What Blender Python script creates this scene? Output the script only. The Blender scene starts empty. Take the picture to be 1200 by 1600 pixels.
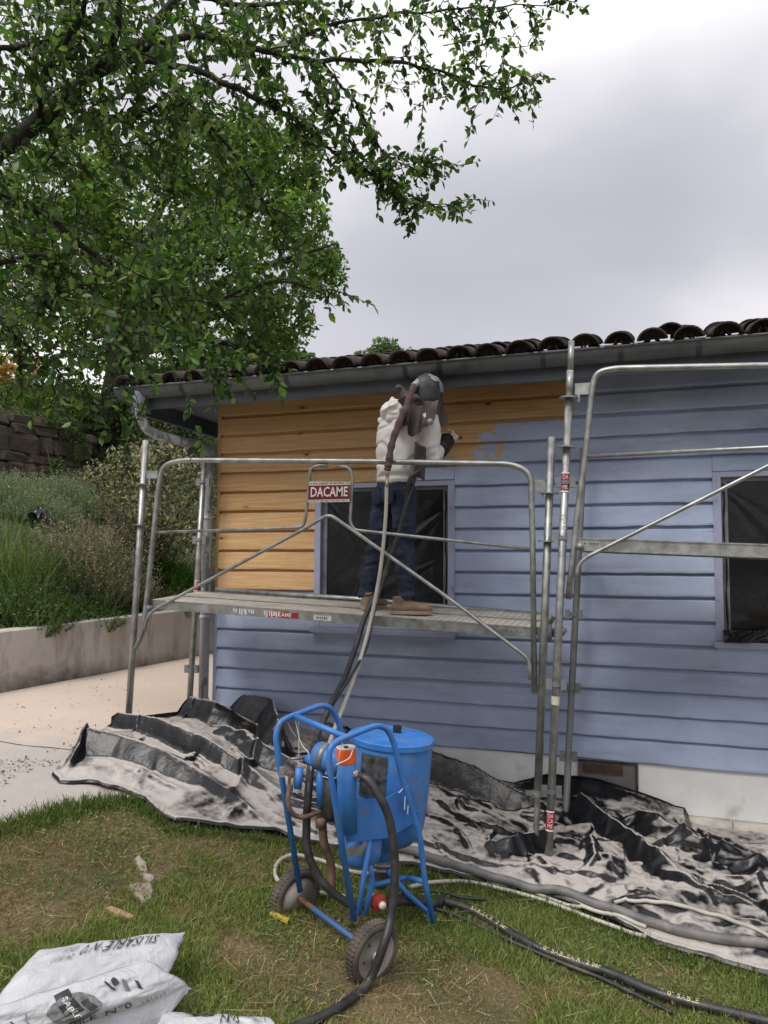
import bpy, bmesh, math, random
import numpy as np
from math import radians, sin, cos, pi, sqrt, atan2
from mathutils import Vector, Matrix
random.seed(7); rng = np.random.default_rng(11)
S = bpy.context.scene
COL = S.collection

# ------------------------------------------------------------------ camera
F_PX = 1186.0
CAM = np.array([0.0, -5.8, 1.75])
YAW, PITCH, ROLL = radians(19.05), radians(4.0), radians(0.38)
FW = np.array([-sin(YAW)*cos(PITCH), cos(YAW)*cos(PITCH), sin(PITCH)])
_r0 = np.array([cos(YAW), sin(YAW), 0.0]); _u0 = np.cross(_r0, FW)
RT = _r0*cos(ROLL) + _u0*sin(ROLL); UP = np.cross(RT, FW)
cd = bpy.data.cameras.new('camera'); co = bpy.data.objects.new('camera', cd); COL.objects.link(co)
cd.sensor_fit = 'HORIZONTAL'; cd.sensor_width = 36.0; cd.lens = 36.0*F_PX/1200.0
cd.clip_start = 0.05; cd.clip_end = 600
co.matrix_world = Matrix(((RT[0], UP[0], -FW[0], CAM[0]), (RT[1], UP[1], -FW[1], CAM[1]), (RT[2], UP[2], -FW[2], CAM[2]), (0, 0, 0, 1)))
S.camera = co

# ------------------------------------------------------------------ light
SUN_EL, SUN_AZ = radians(52), radians(200)      # azimuth clockwise from +Y
sl = bpy.data.lights.new('sun', 'SUN'); so = bpy.data.objects.new('sun', sl); COL.objects.link(so)
sl.energy = 1.5; sl.angle = radians(22); sl.color = (1.0, 0.95, 0.88)
sd = Vector((sin(SUN_AZ)*cos(SUN_EL), cos(SUN_AZ)*cos(SUN_EL), sin(SUN_EL)))
so.rotation_euler = sd.to_track_quat('Z', 'Y').to_euler(); so.location = sd*40
W = bpy.data.worlds.new('World'); S.world = W; W.use_nodes = True
wt = W.node_tree; wt.nodes.clear()
def wn(t, **k):
    n = wt.nodes.new(t)
    for a, b in k.items(): setattr(n, a, b)
    return n
out = wn('ShaderNodeOutputWorld'); bg = wn('ShaderNodeBackground'); bg.inputs['Strength'].default_value = 0.1
sky = wn('ShaderNodeTexSky', sky_type='NISHITA', sun_disc=False, sun_elevation=SUN_EL, sun_rotation=SUN_AZ)
tc = wn('ShaderNodeTexCoord'); mp = wn('ShaderNodeMapping'); mp.inputs['Scale'].default_value = (1.0, 1.0, 1.5)
mp.inputs['Location'].default_value = (1.1, 0.6, 0.9)
no = wn('ShaderNodeTexNoise'); no.inputs['Scale'].default_value = 1.5; no.inputs['Detail'].default_value = 6; no.inputs['Roughness'].default_value = 0.40
no.inputs['Distortion'].default_value = 0.3
rp = wn('ShaderNodeValToRGB')
e = rp.color_ramp.elements; e[0].position = 0.34; e[0].color = (3.1, 3.1, 3.55, 1); e[1].position = 0.68; e[1].color = (7.8, 7.6, 7.6, 1)
m_ = e.new(0.50) if hasattr(e, 'new') else None
m_.color = (4.4, 4.35, 4.75, 1)
# an overcast sky: brighter overhead, pale glow just above the horizon
sp = wn('ShaderNodeSeparateXYZ'); er = wn('ShaderNodeValToRGB')
ee = er.color_ramp.elements; ee[0].position = 0.02; ee[0].color = (0.72, 0.71, 0.70, 1); ee[1].position = 1.0; ee[1].color = (3.0, 3.0, 3.0, 1)
q = ee.new(0.20); q.color = (1.30, 1.27, 1.24, 1); q = ee.new(0.36); q.color = (1.0, 1.0, 1.0, 1); q = ee.new(0.55); q.color = (1.1, 1.1, 1.1, 1); q = ee.new(0.75); q.color = (1.9, 1.9, 1.9, 1)
mu = wn('ShaderNodeMixRGB', blend_type='MULTIPLY'); mu.inputs[0].default_value = 1
mx = wn('ShaderNodeMixRGB'); mx.inputs[0].default_value = 0.93
L = wt.links.new
L(tc.outputs['Generated'], mp.inputs[0]); L(mp.outputs[0], no.inputs['Vector']); L(no.outputs['Fac'], rp.inputs[0])
L(tc.outputs['Generated'], sp.inputs[0]); L(sp.outputs['Z'], er.inputs[0])
L(rp.outputs[0], mu.inputs[1]); L(er.outputs[0], mu.inputs[2]); L(sky.outputs[0], mx.inputs[1]); L(mu.outputs[0], mx.inputs[2])
L(mx.outputs[0], bg.inputs[0]); L(bg.outputs[0], out.inputs[0])
S.view_settings.view_transform = 'Standard'; S.view_settings.look = 'None'; S.view_settings.gamma = 1
S.view_settings.exposure = 0.52; S.view_settings.use_curve_mapping = False

# ------------------------------------------------------------------ helpers
def ray(px, py): return FW + RT*(px-600)/F_PX + UP*(800-py)/F_PX
def atY(px, py, Y): d = ray(px, py); return CAM + d*((Y-CAM[1])/d[1])
def atZ(px, py, Z): d = ray(px, py); return CAM + d*((Z-CAM[2])/d[2])
def atD(px, py, D): return CAM + ray(px, py)*D
def atPl(px, py, p, n): d = ray(px, py); return CAM + d*(((np.array(p)-CAM)@n)/(d@n))
V3 = lambda *a: np.array(a, float)
def unit(v): v = np.array(v, float); return v/(np.linalg.norm(v)+1e-12)

WLOC = {}
def obj(name, verts, faces, m, parent=None, smooth=False, col=None, kind=None, loc=None):
    """one mesh object; verts in world coordinates"""
    verts = np.asarray(verts, float).reshape(-1, 3)
    base = WLOC.get(parent.name, V3(0, 0, 0)) if parent else V3(0, 0, 0)
    off = base if loc is None else np.array(loc, float)
    me = bpy.data.meshes.new(name)
    if isinstance(faces, np.ndarray):
        nf, k = faces.shape
        me.vertices.add(len(verts)); me.vertices.foreach_set('co', (verts-off).astype(np.float32).ravel())
        me.loops.add(nf*k); me.loops.foreach_set('vertex_index', faces.astype(np.int32).ravel())
        me.polygons.add(nf); me.polygons.foreach_set('loop_start', np.arange(0, nf*k, k, dtype=np.int32))
        me.update(calc_edges=True); me.validate()
    else:
        me.from_pydata((verts-off).tolist(), [], [tuple(int(i) for i in f) for f in faces])
    if smooth: me.polygons.foreach_set('use_smooth', np.ones(len(me.polygons), dtype=bool))
    if col is not None:
        a = me.attributes.new('Col', 'FLOAT_COLOR', 'POINT')
        c = np.ones((len(verts), 4), np.float32); c[:, :3] = col; a.data.foreach_set('color', c.ravel())
    me.update()
    if m: me.materials.append(m)
    o = bpy.data.objects.new(name, me); COL.objects.link(o)
    if parent: o.parent = parent
    o.location = tuple(off-base)
    WLOC[o.name] = off
    if kind: o['kind'] = kind
    return o
def thing(name, label, cat, loc=(0, 0, 0), group=None):
    o = bpy.data.objects.new(name, None); COL.objects.link(o); o.location = tuple(loc); o.empty_display_size = 0.1
    WLOC[o.name] = np.array(loc, float); o['label'] = label; o['category'] = cat
    if group: o['group'] = group
    return o
def tag(o, label, cat, group=None):
    o['label'] = label; o['category'] = cat
    if group: o['group'] = group
    return o

class MB:
    def __init__(s): s.v = []; s.f = []; s.n = 0
    def add(s, v, f):
        v = np.asarray(v, float).reshape(-1, 3); s.v.append(v); s.f += [tuple(int(i)+s.n for i in q) for q in f]; s.n += len(v); return s
    def box(s, a, b):
        x0, y0, z0 = np.minimum(a, b); x1, y1, z1 = np.maximum(a, b)
        return s.add([(x0, y0, z0), (x1, y0, z0), (x1, y1, z0), (x0, y1, z0), (x0, y0, z1), (x1, y0, z1), (x1, y1, z1), (x0, y1, z1)],
                     [(0, 3, 2, 1), (4, 5, 6, 7), (0, 1, 5, 4), (1, 2, 6, 5), (2, 3, 7, 6), (3, 0, 4, 7)])
    def obox(s, c, ax, ay, az):
        """box by centre and three half-axis vectors"""
        c, ax, ay, az = (np.array(q, float) for q in (c, ax, ay, az))
        p = [c+i*ax+j*ay+k*az for k in (-1, 1) for i, j in ((-1, -1), (1, -1), (1, 1), (-1, 1))]
        return s.add(p, [(0, 3, 2, 1), (4, 5, 6, 7), (0, 1, 5, 4), (1, 2, 6, 5), (2, 3, 7, 6), (3, 0, 4, 7)])
    def tube(s, pts, r, n=10, smooth=0, cap=True, sq=None):
        v, f = tube(pts, r, n, smooth, cap, sq); return s.add(v, f)
    def lathe(s, c, axis, prof, n=24, cap=True):
        v, f = lathe(c, axis, prof, n, cap); return s.add(v, f)
    def prism(s, poly, off):
        k = len(poly); poly = np.array(poly, float); off = np.array(off, float)
        return s.add(np.vstack([poly, poly+off]), [tuple(range(k))[::-1], tuple(range(k, 2*k))] + [(i, (i+1) % k, k+(i+1) % k, k+i) for i in range(k)])
    def build(s, name, m, parent=None, smooth=False, **k):
        return obj(name, np.vstack(s.v), s.f, m, parent, smooth, **k)

def catmull(P, n):
    P = np.array(P, float)
    if len(P) < 3 or n <= 1: return P
    Q = np.vstack([2*P[0]-P[1], P, 2*P[-1]-P[-2]]); o = []
    for i in range(1, len(Q)-2):
        p0, p1, p2, p3 = Q[i-1:i+3]
        for t in np.linspace(0, 1, n, endpoint=False):
            o.append(0.5*((2*p1)+(-p0+p2)*t+(2*p0-5*p1+4*p2-p3)*t*t+(-p0+3*p1-3*p2+p3)*t**3))
    o.append(P[-1]); return np.array(o)
def frames(P):
    P = np.asarray(P, float); T = np.gradient(P, axis=0); T /= np.linalg.norm(T, axis=1)[:, None]+1e-12
    a = V3(0, 0, 1) if abs(T[0][2]) < 0.9 else V3(1, 0, 0)
    n = unit(np.cross(T[0], a)); N = [n]
    for i in range(1, len(P)):
        n = N[-1]-T[i]*(N[-1]@T[i]); N.append(unit(n))
    N = np.array(N); return T, N, np.cross(T, N)
def tube(pts, r, n=10, smooth=0, cap=True, sq=None):
    pts = np.array(pts, float)
    R = np.full(len(pts), r, float) if np.isscalar(r) else np.array(r, float)
    if smooth > 1:
        R = np.interp(np.linspace(0, len(pts)-1, (len(pts)-1)*smooth+1), np.arange(len(pts)), R); pts = catmull(pts, smooth)
    T, N, B = frames(pts); a = np.linspace(0, 2*pi, n, endpoint=False)
    ca, sa = np.cos(a), np.sin(a)
    if sq: sa = sa*sq
    v = (pts[:, None, :]+R[:, None, None]*(N[:, None, :]*ca[None, :, None]+B[:, None, :]*sa[None, :, None])).reshape(-1, 3)
    f = []
    for i in range(len(pts)-1):
        for j in range(n): f.append((i*n+j, i*n+(j+1) % n, (i+1)*n+(j+1) % n, (i+1)*n+j))
    if cap: f.append(tuple(range(n))[::-1]); f.append(tuple(range((len(pts)-1)*n, len(pts)*n)))
    return v, f
def lathe(c, axis, prof, n=24, cap=True):
    """prof: (distance along the axis, radius)"""
    ax = unit(axis); a = V3(0, 0, 1) if abs(ax[2]) < 0.9 else V3(1, 0, 0)
    u = unit(np.cross(ax, a)); w = np.cross(ax, u); t = np.linspace(0, 2*pi, n, endpoint=False)
    v = np.vstack([np.array(c, float)+ax*d+r*(u*np.cos(t)[:, None]+w*np.sin(t)[:, None]) for d, r in prof])
    k = len(prof); f = [(i*n+j, i*n+(j+1) % n, (i+1)*n+(j+1) % n, (i+1)*n+j) for i in range(k-1) for j in range(n)]
    if not cap: return v, f
    if prof[0][1] > 1e-6: f.append(tuple(range(n))[::-1])
    if prof[-1][1] > 1e-6: f.append(tuple(range((k-1)*n, k*n)))
    return v, f
def bend(P, rad=0.06, n=6):
    """round the corners of a polyline"""
    P = [np.array(p, float) for p in P]; o = [P[0]]
    for i in range(1, len(P)-1):
        a, b, c = P[i-1:i+2]; la, lc = np.linalg.norm(a-b), np.linalg.norm(c-b); k = min(rad, la*.48, lc*.48)
        s, e = b+(a-b)/la*k, b+(c-b)/lc*k
        for t in np.linspace(0, 1, n): o.append((1-t)**2*s+2*t*(1-t)*b+t*t*e)
    o.append(P[-1]); return np.array(o)
def grid_faces(nu, nv):
    i, j = np.meshgrid(np.arange(nu-1), np.arange(nv-1), indexing='ij'); a = (i*nv+j).ravel()
    return np.stack([a, a+nv, a+nv+1, a+1], 1)
def vnoise(x, y, seed=0):
    x = np.asarray(x, float); y = np.asarray(y, float); xi = np.floor(x).astype(np.int64); yi = np.floor(y).astype(np.int64)
    fx, fy = x-xi, y-yi; fx = fx*fx*fx*(fx*(fx*6-15)+10); fy = fy*fy*fy*(fy*(fy*6-15)+10)
    def h(a, b):
        n = (a*374761393+b*668265263+seed*974634777) & 0x7fffffff; n = ((n ^ (n >> 13))*1274126177) & 0x7fffffff
        return ((n ^ (n >> 16)) & 0xffff)/65535.0
    return (h(xi, yi)*(1-fx)+h(xi+1, yi)*fx)*(1-fy)+(h(xi, yi+1)*(1-fx)+h(xi+1, yi+1)*fx)*fy
def fbm(x, y, seed=0, o=4):
    s = 0; a = .5; t = 0
    for k in range(o): s = s+a*vnoise(x*2**k, y*2**k, seed+k); t += a; a *= .5
    return s/t
_fc = {}
def text2d(s, size=1.0, bold=False):
    """flat triangles of a text, centred: (n,2) verts and faces"""
    if s not in _fc:
        c = bpy.data.curves.new('t', 'FONT'); c.body = s; c.align_x = 'CENTER'; c.align_y = 'CENTER'; c.resolution_u = 2
        if bold: c.offset = 0.012
        o = bpy.data.objects.new('t', c); COL.objects.link(o); dg = bpy.context.evaluated_depsgraph_get(); dg.update()
        me = bpy.data.meshes.new_from_object(o.evaluated_get(dg))
        v = np.array([tuple(p.co) for p in me.vertices])[:, :2]; f = [tuple(p.vertices) for p in me.polygons]
        bpy.data.objects.remove(o); bpy.data.curves.remove(c); bpy.data.meshes.remove(me); _fc[s] = (v, f)
    v, f = _fc[s]; return v*size, f

# ------------------------------------------------------------------ materials
class NT:
    def __init__(s, name):
        s.m = bpy.data.materials.new(name); s.m.use_nodes = True; s.t = s.m.node_tree; s.t.nodes.clear()
        s.o = s.t.nodes.new('ShaderNodeOutputMaterial'); s.p = s.t.nodes.new('ShaderNodeBsdfPrincipled'); s.t.links.new(s.p.outputs[0], s.o.inputs[0])
    def n(s, t, props=None, **inp):
        n = s.t.nodes.new('ShaderNode'+t)
        for a, b in (props or {}).items(): setattr(n, a, b)
        for a, b in inp.items():
            s.set(n.inputs[int(a[1:]) if a[0] == 'i' and a[1:].isdigit() else a.replace('_', ' ')], b)
        return n
    def set(s, sock, val):
        if isinstance(val, bpy.types.NodeSocket): s.t.links.new(val, sock)
        elif isinstance(val, bpy.types.Node): s.t.links.new(val.outputs[0], sock)
        else:
            if hasattr(sock.default_value, '__len__') and len(sock.default_value) == 4 and len(val) == 3: val = (*val, 1)
            sock.default_value = val
    def pos(s): return s.n('NewGeometry').outputs['Position']
    def objc(s): return s.n('TexCoord').outputs['Object']
    def noise(s, vec, scale, detail=4, rough=.55, stretch=None, dist=0):
        if stretch: vec = s.n('Mapping', None, Vector=vec, Scale=stretch).outputs[0]
        return s.n('TexNoise', None, Vector=vec, Scale=scale, Detail=detail, Roughness=rough, Distortion=dist).outputs['Fac']
    def math(s, op, a, b=0.0, c=0.0): return s.n('Math', {'operation': op}, i0=a, i1=b, i2=c).outputs[0]
    def ramp(s, x, lo, hi): return s.n('MapRange', {'clamp': True}, Value=x, From_Min=lo, From_Max=hi).outputs[0]
    def mix(s, f, a, b): return s.n('MixRGB', None, i0=f, i1=a, i2=b).outputs[0]
    def mul(s, f, a, b): return s.n('MixRGB', {'blend_type': 'MULTIPLY'}, i0=f, i1=a, i2=b).outputs[0]
    def bump(s, h, strength=.3, dist=.01):
        b = s.n('Bump', None, Strength=strength, Distance=dist, Height=h); s.t.links.new(b.outputs[0], s.p.inputs['Normal']); return b
    def done(s, **k):
        for a, b in k.items(): s.set(s.p.inputs[a.replace('_', ' ')], b)
        return s.m
def basic(name, c1, c2, scale=8, rough=.6, metal=0, bump=.15, bscale=None, lo=.35, hi=.65, bdist=.004, dirt=None, dirt_amt=(.55, .75), dscale=3, stretch=None, **k):
    n = NT(name); p = n.pos()
    c = n.mix(n.ramp(n.noise(p, scale, stretch=stretch), lo, hi), c1, c2)
    if dirt: c = n.mix(n.ramp(n.noise(p, dscale, 6, .65), *dirt_amt), c, dirt)
    if bump: n.bump(n.noise(p, bscale or scale*4, 5, .6), bump, bdist)
    rn = n.noise(p, scale*2)
    n.done(Base_Color=c, Roughness=n.n('MapRange', None, Value=rn, From_Min=.3, From_Max=.7, To_Min=max(.03, rough-.1), To_Max=min(1, rough+.12)).outputs[0], Metallic=metal, **k)
    return n.m
def leafmat(name, rough=.5, trans=.35, rand=False, gain=1.0, spec=.35):
    n = NT(name)
    a = n.n('Attribute', {'attribute_name': 'Col'}).outputs['Color']
    p = n.pos(); c = n.mul(1.0, a, n.mix(n.ramp(n.noise(p, 60, 2), .3, .7), (.75, .75, .75), (1.2, 1.2, 1.2)))
    n.done(Base_Color=c, Roughness=rough, Specular_IOR_Level=spec)
    tr = n.n('BsdfTranslucent', None, Color=n.mul(1.0, c, (1.5, 1.7, .7)))
    mx = n.n('MixShader', None, i0=trans, i1=n.p.outputs[0], i2=tr.outputs[0]); n.t.links.new(mx.outputs[0], n.o.inputs[0])
    return n.m

M = {}
M['galv'] = basic('galvanised_steel', (.25, .26, .245), (.43, .44, .42), 14, .42, .75, .12, 60, dirt=(.30, .27, .22), dirt_amt=(.58, .8), dscale=9)
M['galv_dull'] = basic('dull_zinc', (.17, .18, .185), (.27, .28, .285), 5, .5, .55, .08, 40, dirt=(.30, .32, .36), dirt_amt=(.5, .75), dscale=4, stretch=(.5, 1, 1))
M['deck'] = None
M['black_metal'] = basic('dark_iron', (.03, .03, .03), (.07, .06, .05), 12, .5, .5)
M['rubber'] = basic('black_rubber', (.018, .018, .019), (.04, .04, .04), 20, .45, 0, .2, 80, dirt=(.16, .14, .11), dirt_amt=(.55, .85), dscale=7)
M['hose_grey'] = basic('dusty_grey_hose', (.10, .10, .10), (.2, .19, .18), 9, .6, 0, .1, dirt=(.33, .30, .27), dscale=6)
M['hose_white'] = basic('pale_hose', (.38, .365, .31), (.50, .48, .41), 9, .5, 0, .05, dirt=(.35, .32, .25), dirt_amt=(.6, .8))
M['hose_brown'] = basic('brown_wrapping', (.075, .045, .042), (.12, .075, .07), 30, .9, 0, .9, 70, bdist=.006)
M['brass'] = basic('worn_brass', (.35, .28, .16), (.5, .45, .36), 30, .4, .7)
M['blue'] = basic('blue_enamel', (.030, .16, .48), (.055, .22, .60), 6, .42, 0, .08, 90, dirt=(.15, .17, .20), dirt_amt=(.54, .74), dscale=13)
n = NT('blue_tank_paint'); p = n.pos()
c = n.mix(n.ramp(n.noise(p, 5), .35, .65), (.036, .165, .48), (.07, .24, .60))
c = n.mix(n.ramp(n.noise(p, 5.3, 7, .68), .52, .74), c, (.17, .21, .27))
c = n.mix(n.ramp(n.noise(p, 12, 6, .7), .64, .70), c, (.25, .19, .13))
c = n.mix(n.ramp(n.noise(p, 45, 3, .6), .70, .73), c, (.09, .055, .035))
n.bump(n.noise(p, 30), .1, .003); M['tank'] = n.done(Base_Color=c, Roughness=.42)
M['orange'] = basic('orange_plastic', (.75, .10, .015), (.85, .14, .02), 8, .4, 0, .05)
M['white_pl'] = basic('off_white_plastic', (.6, .58, .54), (.72, .70, .66), 8, .45, 0, .05)
M['red'] = basic('red_print', (.28, .012, .018), (.36, .02, .025), 20, .5, 0, 0, dirt=(.5, .42, .4), dirt_amt=(.62, .75), dscale=40)
M['sign_red'] = basic('dark_red_sign', (.13, .004, .008), (.2, .008, .012), 9, .4, 0, 0)
M['white_ink'] = basic('white_print', (.72, .70, .68), (.8, .8, .78), 30, .5, 0, 0)
M['black_ink'] = basic('black_print', (.015, .015, .015), (.05, .05, .05), 30, .6, 0, 0)
M['grey_ink'] = basic('faded_grey_print', (.10, .10, .10), (.22, .22, .22), 60, .6, 0, 0)
M['yellow_ink'] = basic('yellow_print', (.60, .52, .20), (.72, .64, .3), 60, .6, 0, 0)
M['yellow'] = basic('yellow_plastic', (.52, .38, .05), (.62, .47, .08), 20, .5, 0, 0)
M['rust'] = basic('rusty_pipe', (.10, .062, .042), (.20, .13, .095), 18, .75, .2, .3, 60)
M['gunmetal'] = basic('dusty_cast_metal', (.22, .22, .21), (.4, .39, .36), 14, .5, .55, .15)
M['tyre'] = basic('muddy_tyre', (.05, .042, .036), (.15, .12, .095), 9, .85, 0, .3, 50)
M['rim'] = basic('dusty_rim', (.24, .22, .20), (.36, .335, .30), 9, .6, .0, .1, dirt=(.28, .20, .14), dirt_amt=(.55, .8), dscale=8)
M['conc'] = None
# ------------------------------------------------------------------ terrain
_tx = np.array([-300, -9, -5.5, -3.6, -2.9, -2.0, -1.14, -.6, 0, 1, 300.]); _tz = np.array([.6, .58, .54, .49, .42, .20, .03, -.06, -.10, -.12, -.15])
def gz(x, y):
    x = np.asarray(x, float); y = np.asarray(y, float)
    z = sum(np.interp(x+d, _tx, _tz) for d in (-.3, -.15, 0, .15, .3))/5
    z = z+.055*np.clip(y+1, 0, 6)*np.clip((-3.2-x)/.6, 0, 1)
    return z*np.clip(1+(y+3.6)*.10*np.clip(x+3, 0, 1), .6, 1) + .012*(fbm(x*2.3, y*2.3, 5)-.5)*np.clip((x+3.2)*3, 0, 1)
# edge between path and lawn (x as a function of y)
_py = np.array([-60, -6, -3.2, -2.8, -2.35, -2.05, -1.0, .2, 60.]); _pxx = np.array([-3.4, -3.3, -3.12, -3.02, -2.93, -2.80, -2.9, -3.0, -3.0])
def path_edge(y): return np.interp(y, _py, _pxx)+.05*(vnoise(np.asarray(y)*5, 0*np.asarray(y), 3)-.5)
def axis(lo, hi, step, far): return np.concatenate([-np.geomspace(far, -lo+1, 14), np.arange(lo, hi, step), np.geomspace(hi+1, far, 14)])
gx, gy = axis(-7, 4, .1, 300), axis(-7, 8, .1, 300)
X, Y = np.meshgrid(gx, gy, indexing='ij')
n = NT('lawn_soil'); p = n.pos()
c = n.mix(n.ramp(n.noise(p, 2.2, 6, .6), .4, .62), (.075, .07, .028), (.23, .165, .09))
c = n.mix(n.ramp(n.noise(p, 40, 3), .35, .7), c, (.10, .09, .035)); n.bump(n.noise(p, 60, 5), .8, .02)
M['soil'] = n.done(Base_Color=c, Roughness=.95)
o = obj('ground', np.stack([X, Y, gz(X, Y)], -1).reshape(-1, 3), grid_faces(len(gx), len(gy)), M['soil'], smooth=True, kind='structure')

n = NT('sandy_concrete_path'); p = n.pos()
c = n.mix(n.ramp(n.noise(p, 1.1, 4), .35, .7), (.51, .42, .34), (.58, .485, .40))
c = n.mix(n.ramp(n.noise(p, 7, 6, .7), .60, .78), c, (.40, .37, .34))
sp_y = n.n('SeparateXYZ', None, Vector=p).outputs['Y']
grey = n.ramp(n.math('ADD', sp_y, n.math('MULTIPLY', n.math('SUBTRACT', n.noise(p, 2.2, 6, .65), .5), 1.6)), -1.15, -1.75)
c = n.mix(n.math('MULTIPLY', grey, .75), c, n.mix(n.noise(p, 12, 5, .6), (.33, .31, .29), (.44, .42, .40)))
c = n.mix(n.ramp(n.noise(p, 90, 2, .6), .66, .72), c, (.2, .17, .13))
n.bump(n.noise(p, 50, 6), .35, .006); M['path'] = n.done(Base_Color=c, Roughness=.9)
ty = np.concatenate([np.linspace(-7, 8, 150)]); tu = np.linspace(0, 1, 60)
U, Yp = np.meshgrid(tu, ty, indexing='ij'); Xp = path_edge(Yp)*(1-U)+(-9)*U
obj('path', np.stack([Xp, Yp, gz(Xp, Yp)+.012], -1).reshape(-1, 3), grid_faces(60, 150)[:, ::-1], M['path'], smooth=True, kind='structure')

# ------------------------------------------------------------------ house
house = thing('house', 'single storey blue clapboard house with half its paint blasted off to bare wood', 'house', (-3.5, 0, .4))
ZL = lambda k: .37+.167*k
# paint / bare wood
n = NT('blasted_clapboard'); p = n.pos(); s = n.n('SeparateXYZ', None, Vector=p)
nz1 = n.math('SUBTRACT', n.noise(p, 7, 5, .6, dist=.4), .5); nz2 = n.math('SUBTRACT', n.noise(p, 22, 4, .6), .5)
x = n.math('ADD', s.outputs['X'], n.math('ADD', n.math('MULTIPLY', nz1, .85), n.math('MULTIPLY', nz2, .05)))
z = n.math('ADD', s.outputs['Z'], n.math('ADD', n.math('MULTIPLY', nz1, .07), n.math('MULTIPLY', nz2, .05)))
ragx = n.math('ADD', s.outputs['X'], n.math('ADD', n.math('MULTIPLY', n.math('SUBTRACT', n.noise(p, 5.5, 6, .62, dist=.6), .5), 1.5), n.math('MULTIPLY', nz2, .16)))
x = n.math('ADD', s.outputs['X'], n.math('MULTIPLY', nz2, .08))
def bare(dx):
    r = 0.0
    for x1, z0 in ((-.50, 2.862), (-1.10, 2.535), (-2.02, 2.405), (-2.35, 1.535)):
        q = n.math('MULTIPLY', n.math('LESS_THAN', ragx if x1 in (-1.10, -2.02) else x, x1+dx), n.math('GREATER_THAN', z, z0-dx*.4)); r = n.math('MAXIMUM', r, q)
    return r
b0, b1 = bare(0.0), bare(.016)
g = n.noise(p, 3.0, 8, .62, stretch=(.5, 1, 14), dist=1.2); g2 = n.noise(p, 5, 6, .7, stretch=(.7, 1, 45))
wood = n.mix(n.ramp(g, .32, .68), (.48, .29, .125), (.66, .445, .225))
wood = n.mix(n.math('MULTIPLY', n.ramp(g2, .5, .72), .5), wood, (.32, .15, .05))
bid = n.n('ObjectInfo').outputs['Random']
wood = n.mul(1.0, wood, n.n('CombineXYZ', None, X=n.n('MapRange', None, Value=bid, To_Min=.82, To_Max=1.1).outputs[0], Y=n.n('MapRange', None, Value=bid, To_Min=.76, To_Max=1.1).outputs[0], Z=n.n('MapRange', None, Value=bid, To_Min=.7, To_Max=1.15).outputs[0]))
vo = n.n('TexVoronoi', {'feature': 'F1'}, Vector=n.n('Mapping', None, Vector=p, Scale=(2.6, 1, 5.6)).outputs[0], Scale=1.0, Randomness=1.0)
kd = vo.outputs['Distance']
wood = n.mix(n.ramp(kd, .085, .05), wood, (.13, .05, .02))
wood = n.mix(n.math('MULTIPLY', n.ramp(n.math('ABSOLUTE', n.math('SUBTRACT', kd, .11)), .02, .0), .5), wood, (.3, .13, .04))
paint = n.mix(n.ramp(n.noise(p, 1.3, 6, .62, stretch=(.7, 1, 1.3)), .34, .64), (.28, .34, .475), (.445, .52, .70))
paint = n.mix(n.math('MULTIPLY', n.ramp(n.noise(p, 3, 7, .65, stretch=(.5, 1, 3)), .5, .75), .55), paint, (.215, .23, .295))
ck = n.noise(p, 5, 6, .7, stretch=(1.2, 1, 16))
zone = n.ramp(n.noise(p, 1.3, 2), .47, .6)
paint = n.mix(n.math('MULTIPLY', n.math('MULTIPLY', n.ramp(ck, .63, .66), zone), .85), paint, (.10, .105, .13))
paint = n.mix(n.math('MULTIPLY', n.ramp(n.noise(p, 38, 4, .6), .72, .76), .5), paint, (.13, .14, .18))
paint = n.mix(n.math('MULTIPLY', n.ramp(n.noise(p, 3.1, 7, .7, stretch=(.6, 1, 2.5)), .64, .72), .35), paint, (.42, .45, .58))
edge = n.math('SUBTRACT', b1, b0)
col = n.mix(b0, n.mix(n.math('MULTIPLY', edge, .75), paint, (.40, .43, .48)), wood)
h = n.math('ADD', n.math('MULTIPLY', g2, .5), n.math('MULTIPLY', b0, -1.0)); h = n.math('ADD', h, n.math('MULTIPLY', n.ramp(ck, .62, .7), -.6))
n.bump(h, .28, .004)
M['clap'] = n.done(Base_Color=col, Roughness=n.mix(b0, (.5, .5, .5), (.8, .8, .8)), Specular_IOR_Level=.35)
M['trim'] = basic('lavender_trim_paint', (.30, .33, .46), (.36, .39, .52), 5, .55, 0, .1, 40, dirt=(.2, .21, .27), dirt_amt=(.58, .75), dscale=9)
M['fascia'] = basic('slate_blue_paint', (.085, .10, .13), (.125, .145, .18), 4, .5, 0, .1, 40, dirt=(.10, .105, .12), dirt_amt=(.5, .75), dscale=5, stretch=(.6, 1, 2))
M['plinth'] = basic('whitewashed_render', (.66, .655, .64), (.74, .735, .72), 6, .85, 0, .25, 60, dirt=(.36, .35, .33), dirt_amt=(.6, .8))
M['stone_l'] = basic('pale_stone', (.42, .39, .34), (.55, .52, .46), 9, .85, 0, .35, 30, dirt=(.28, .26, .22), dscale=7)

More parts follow.
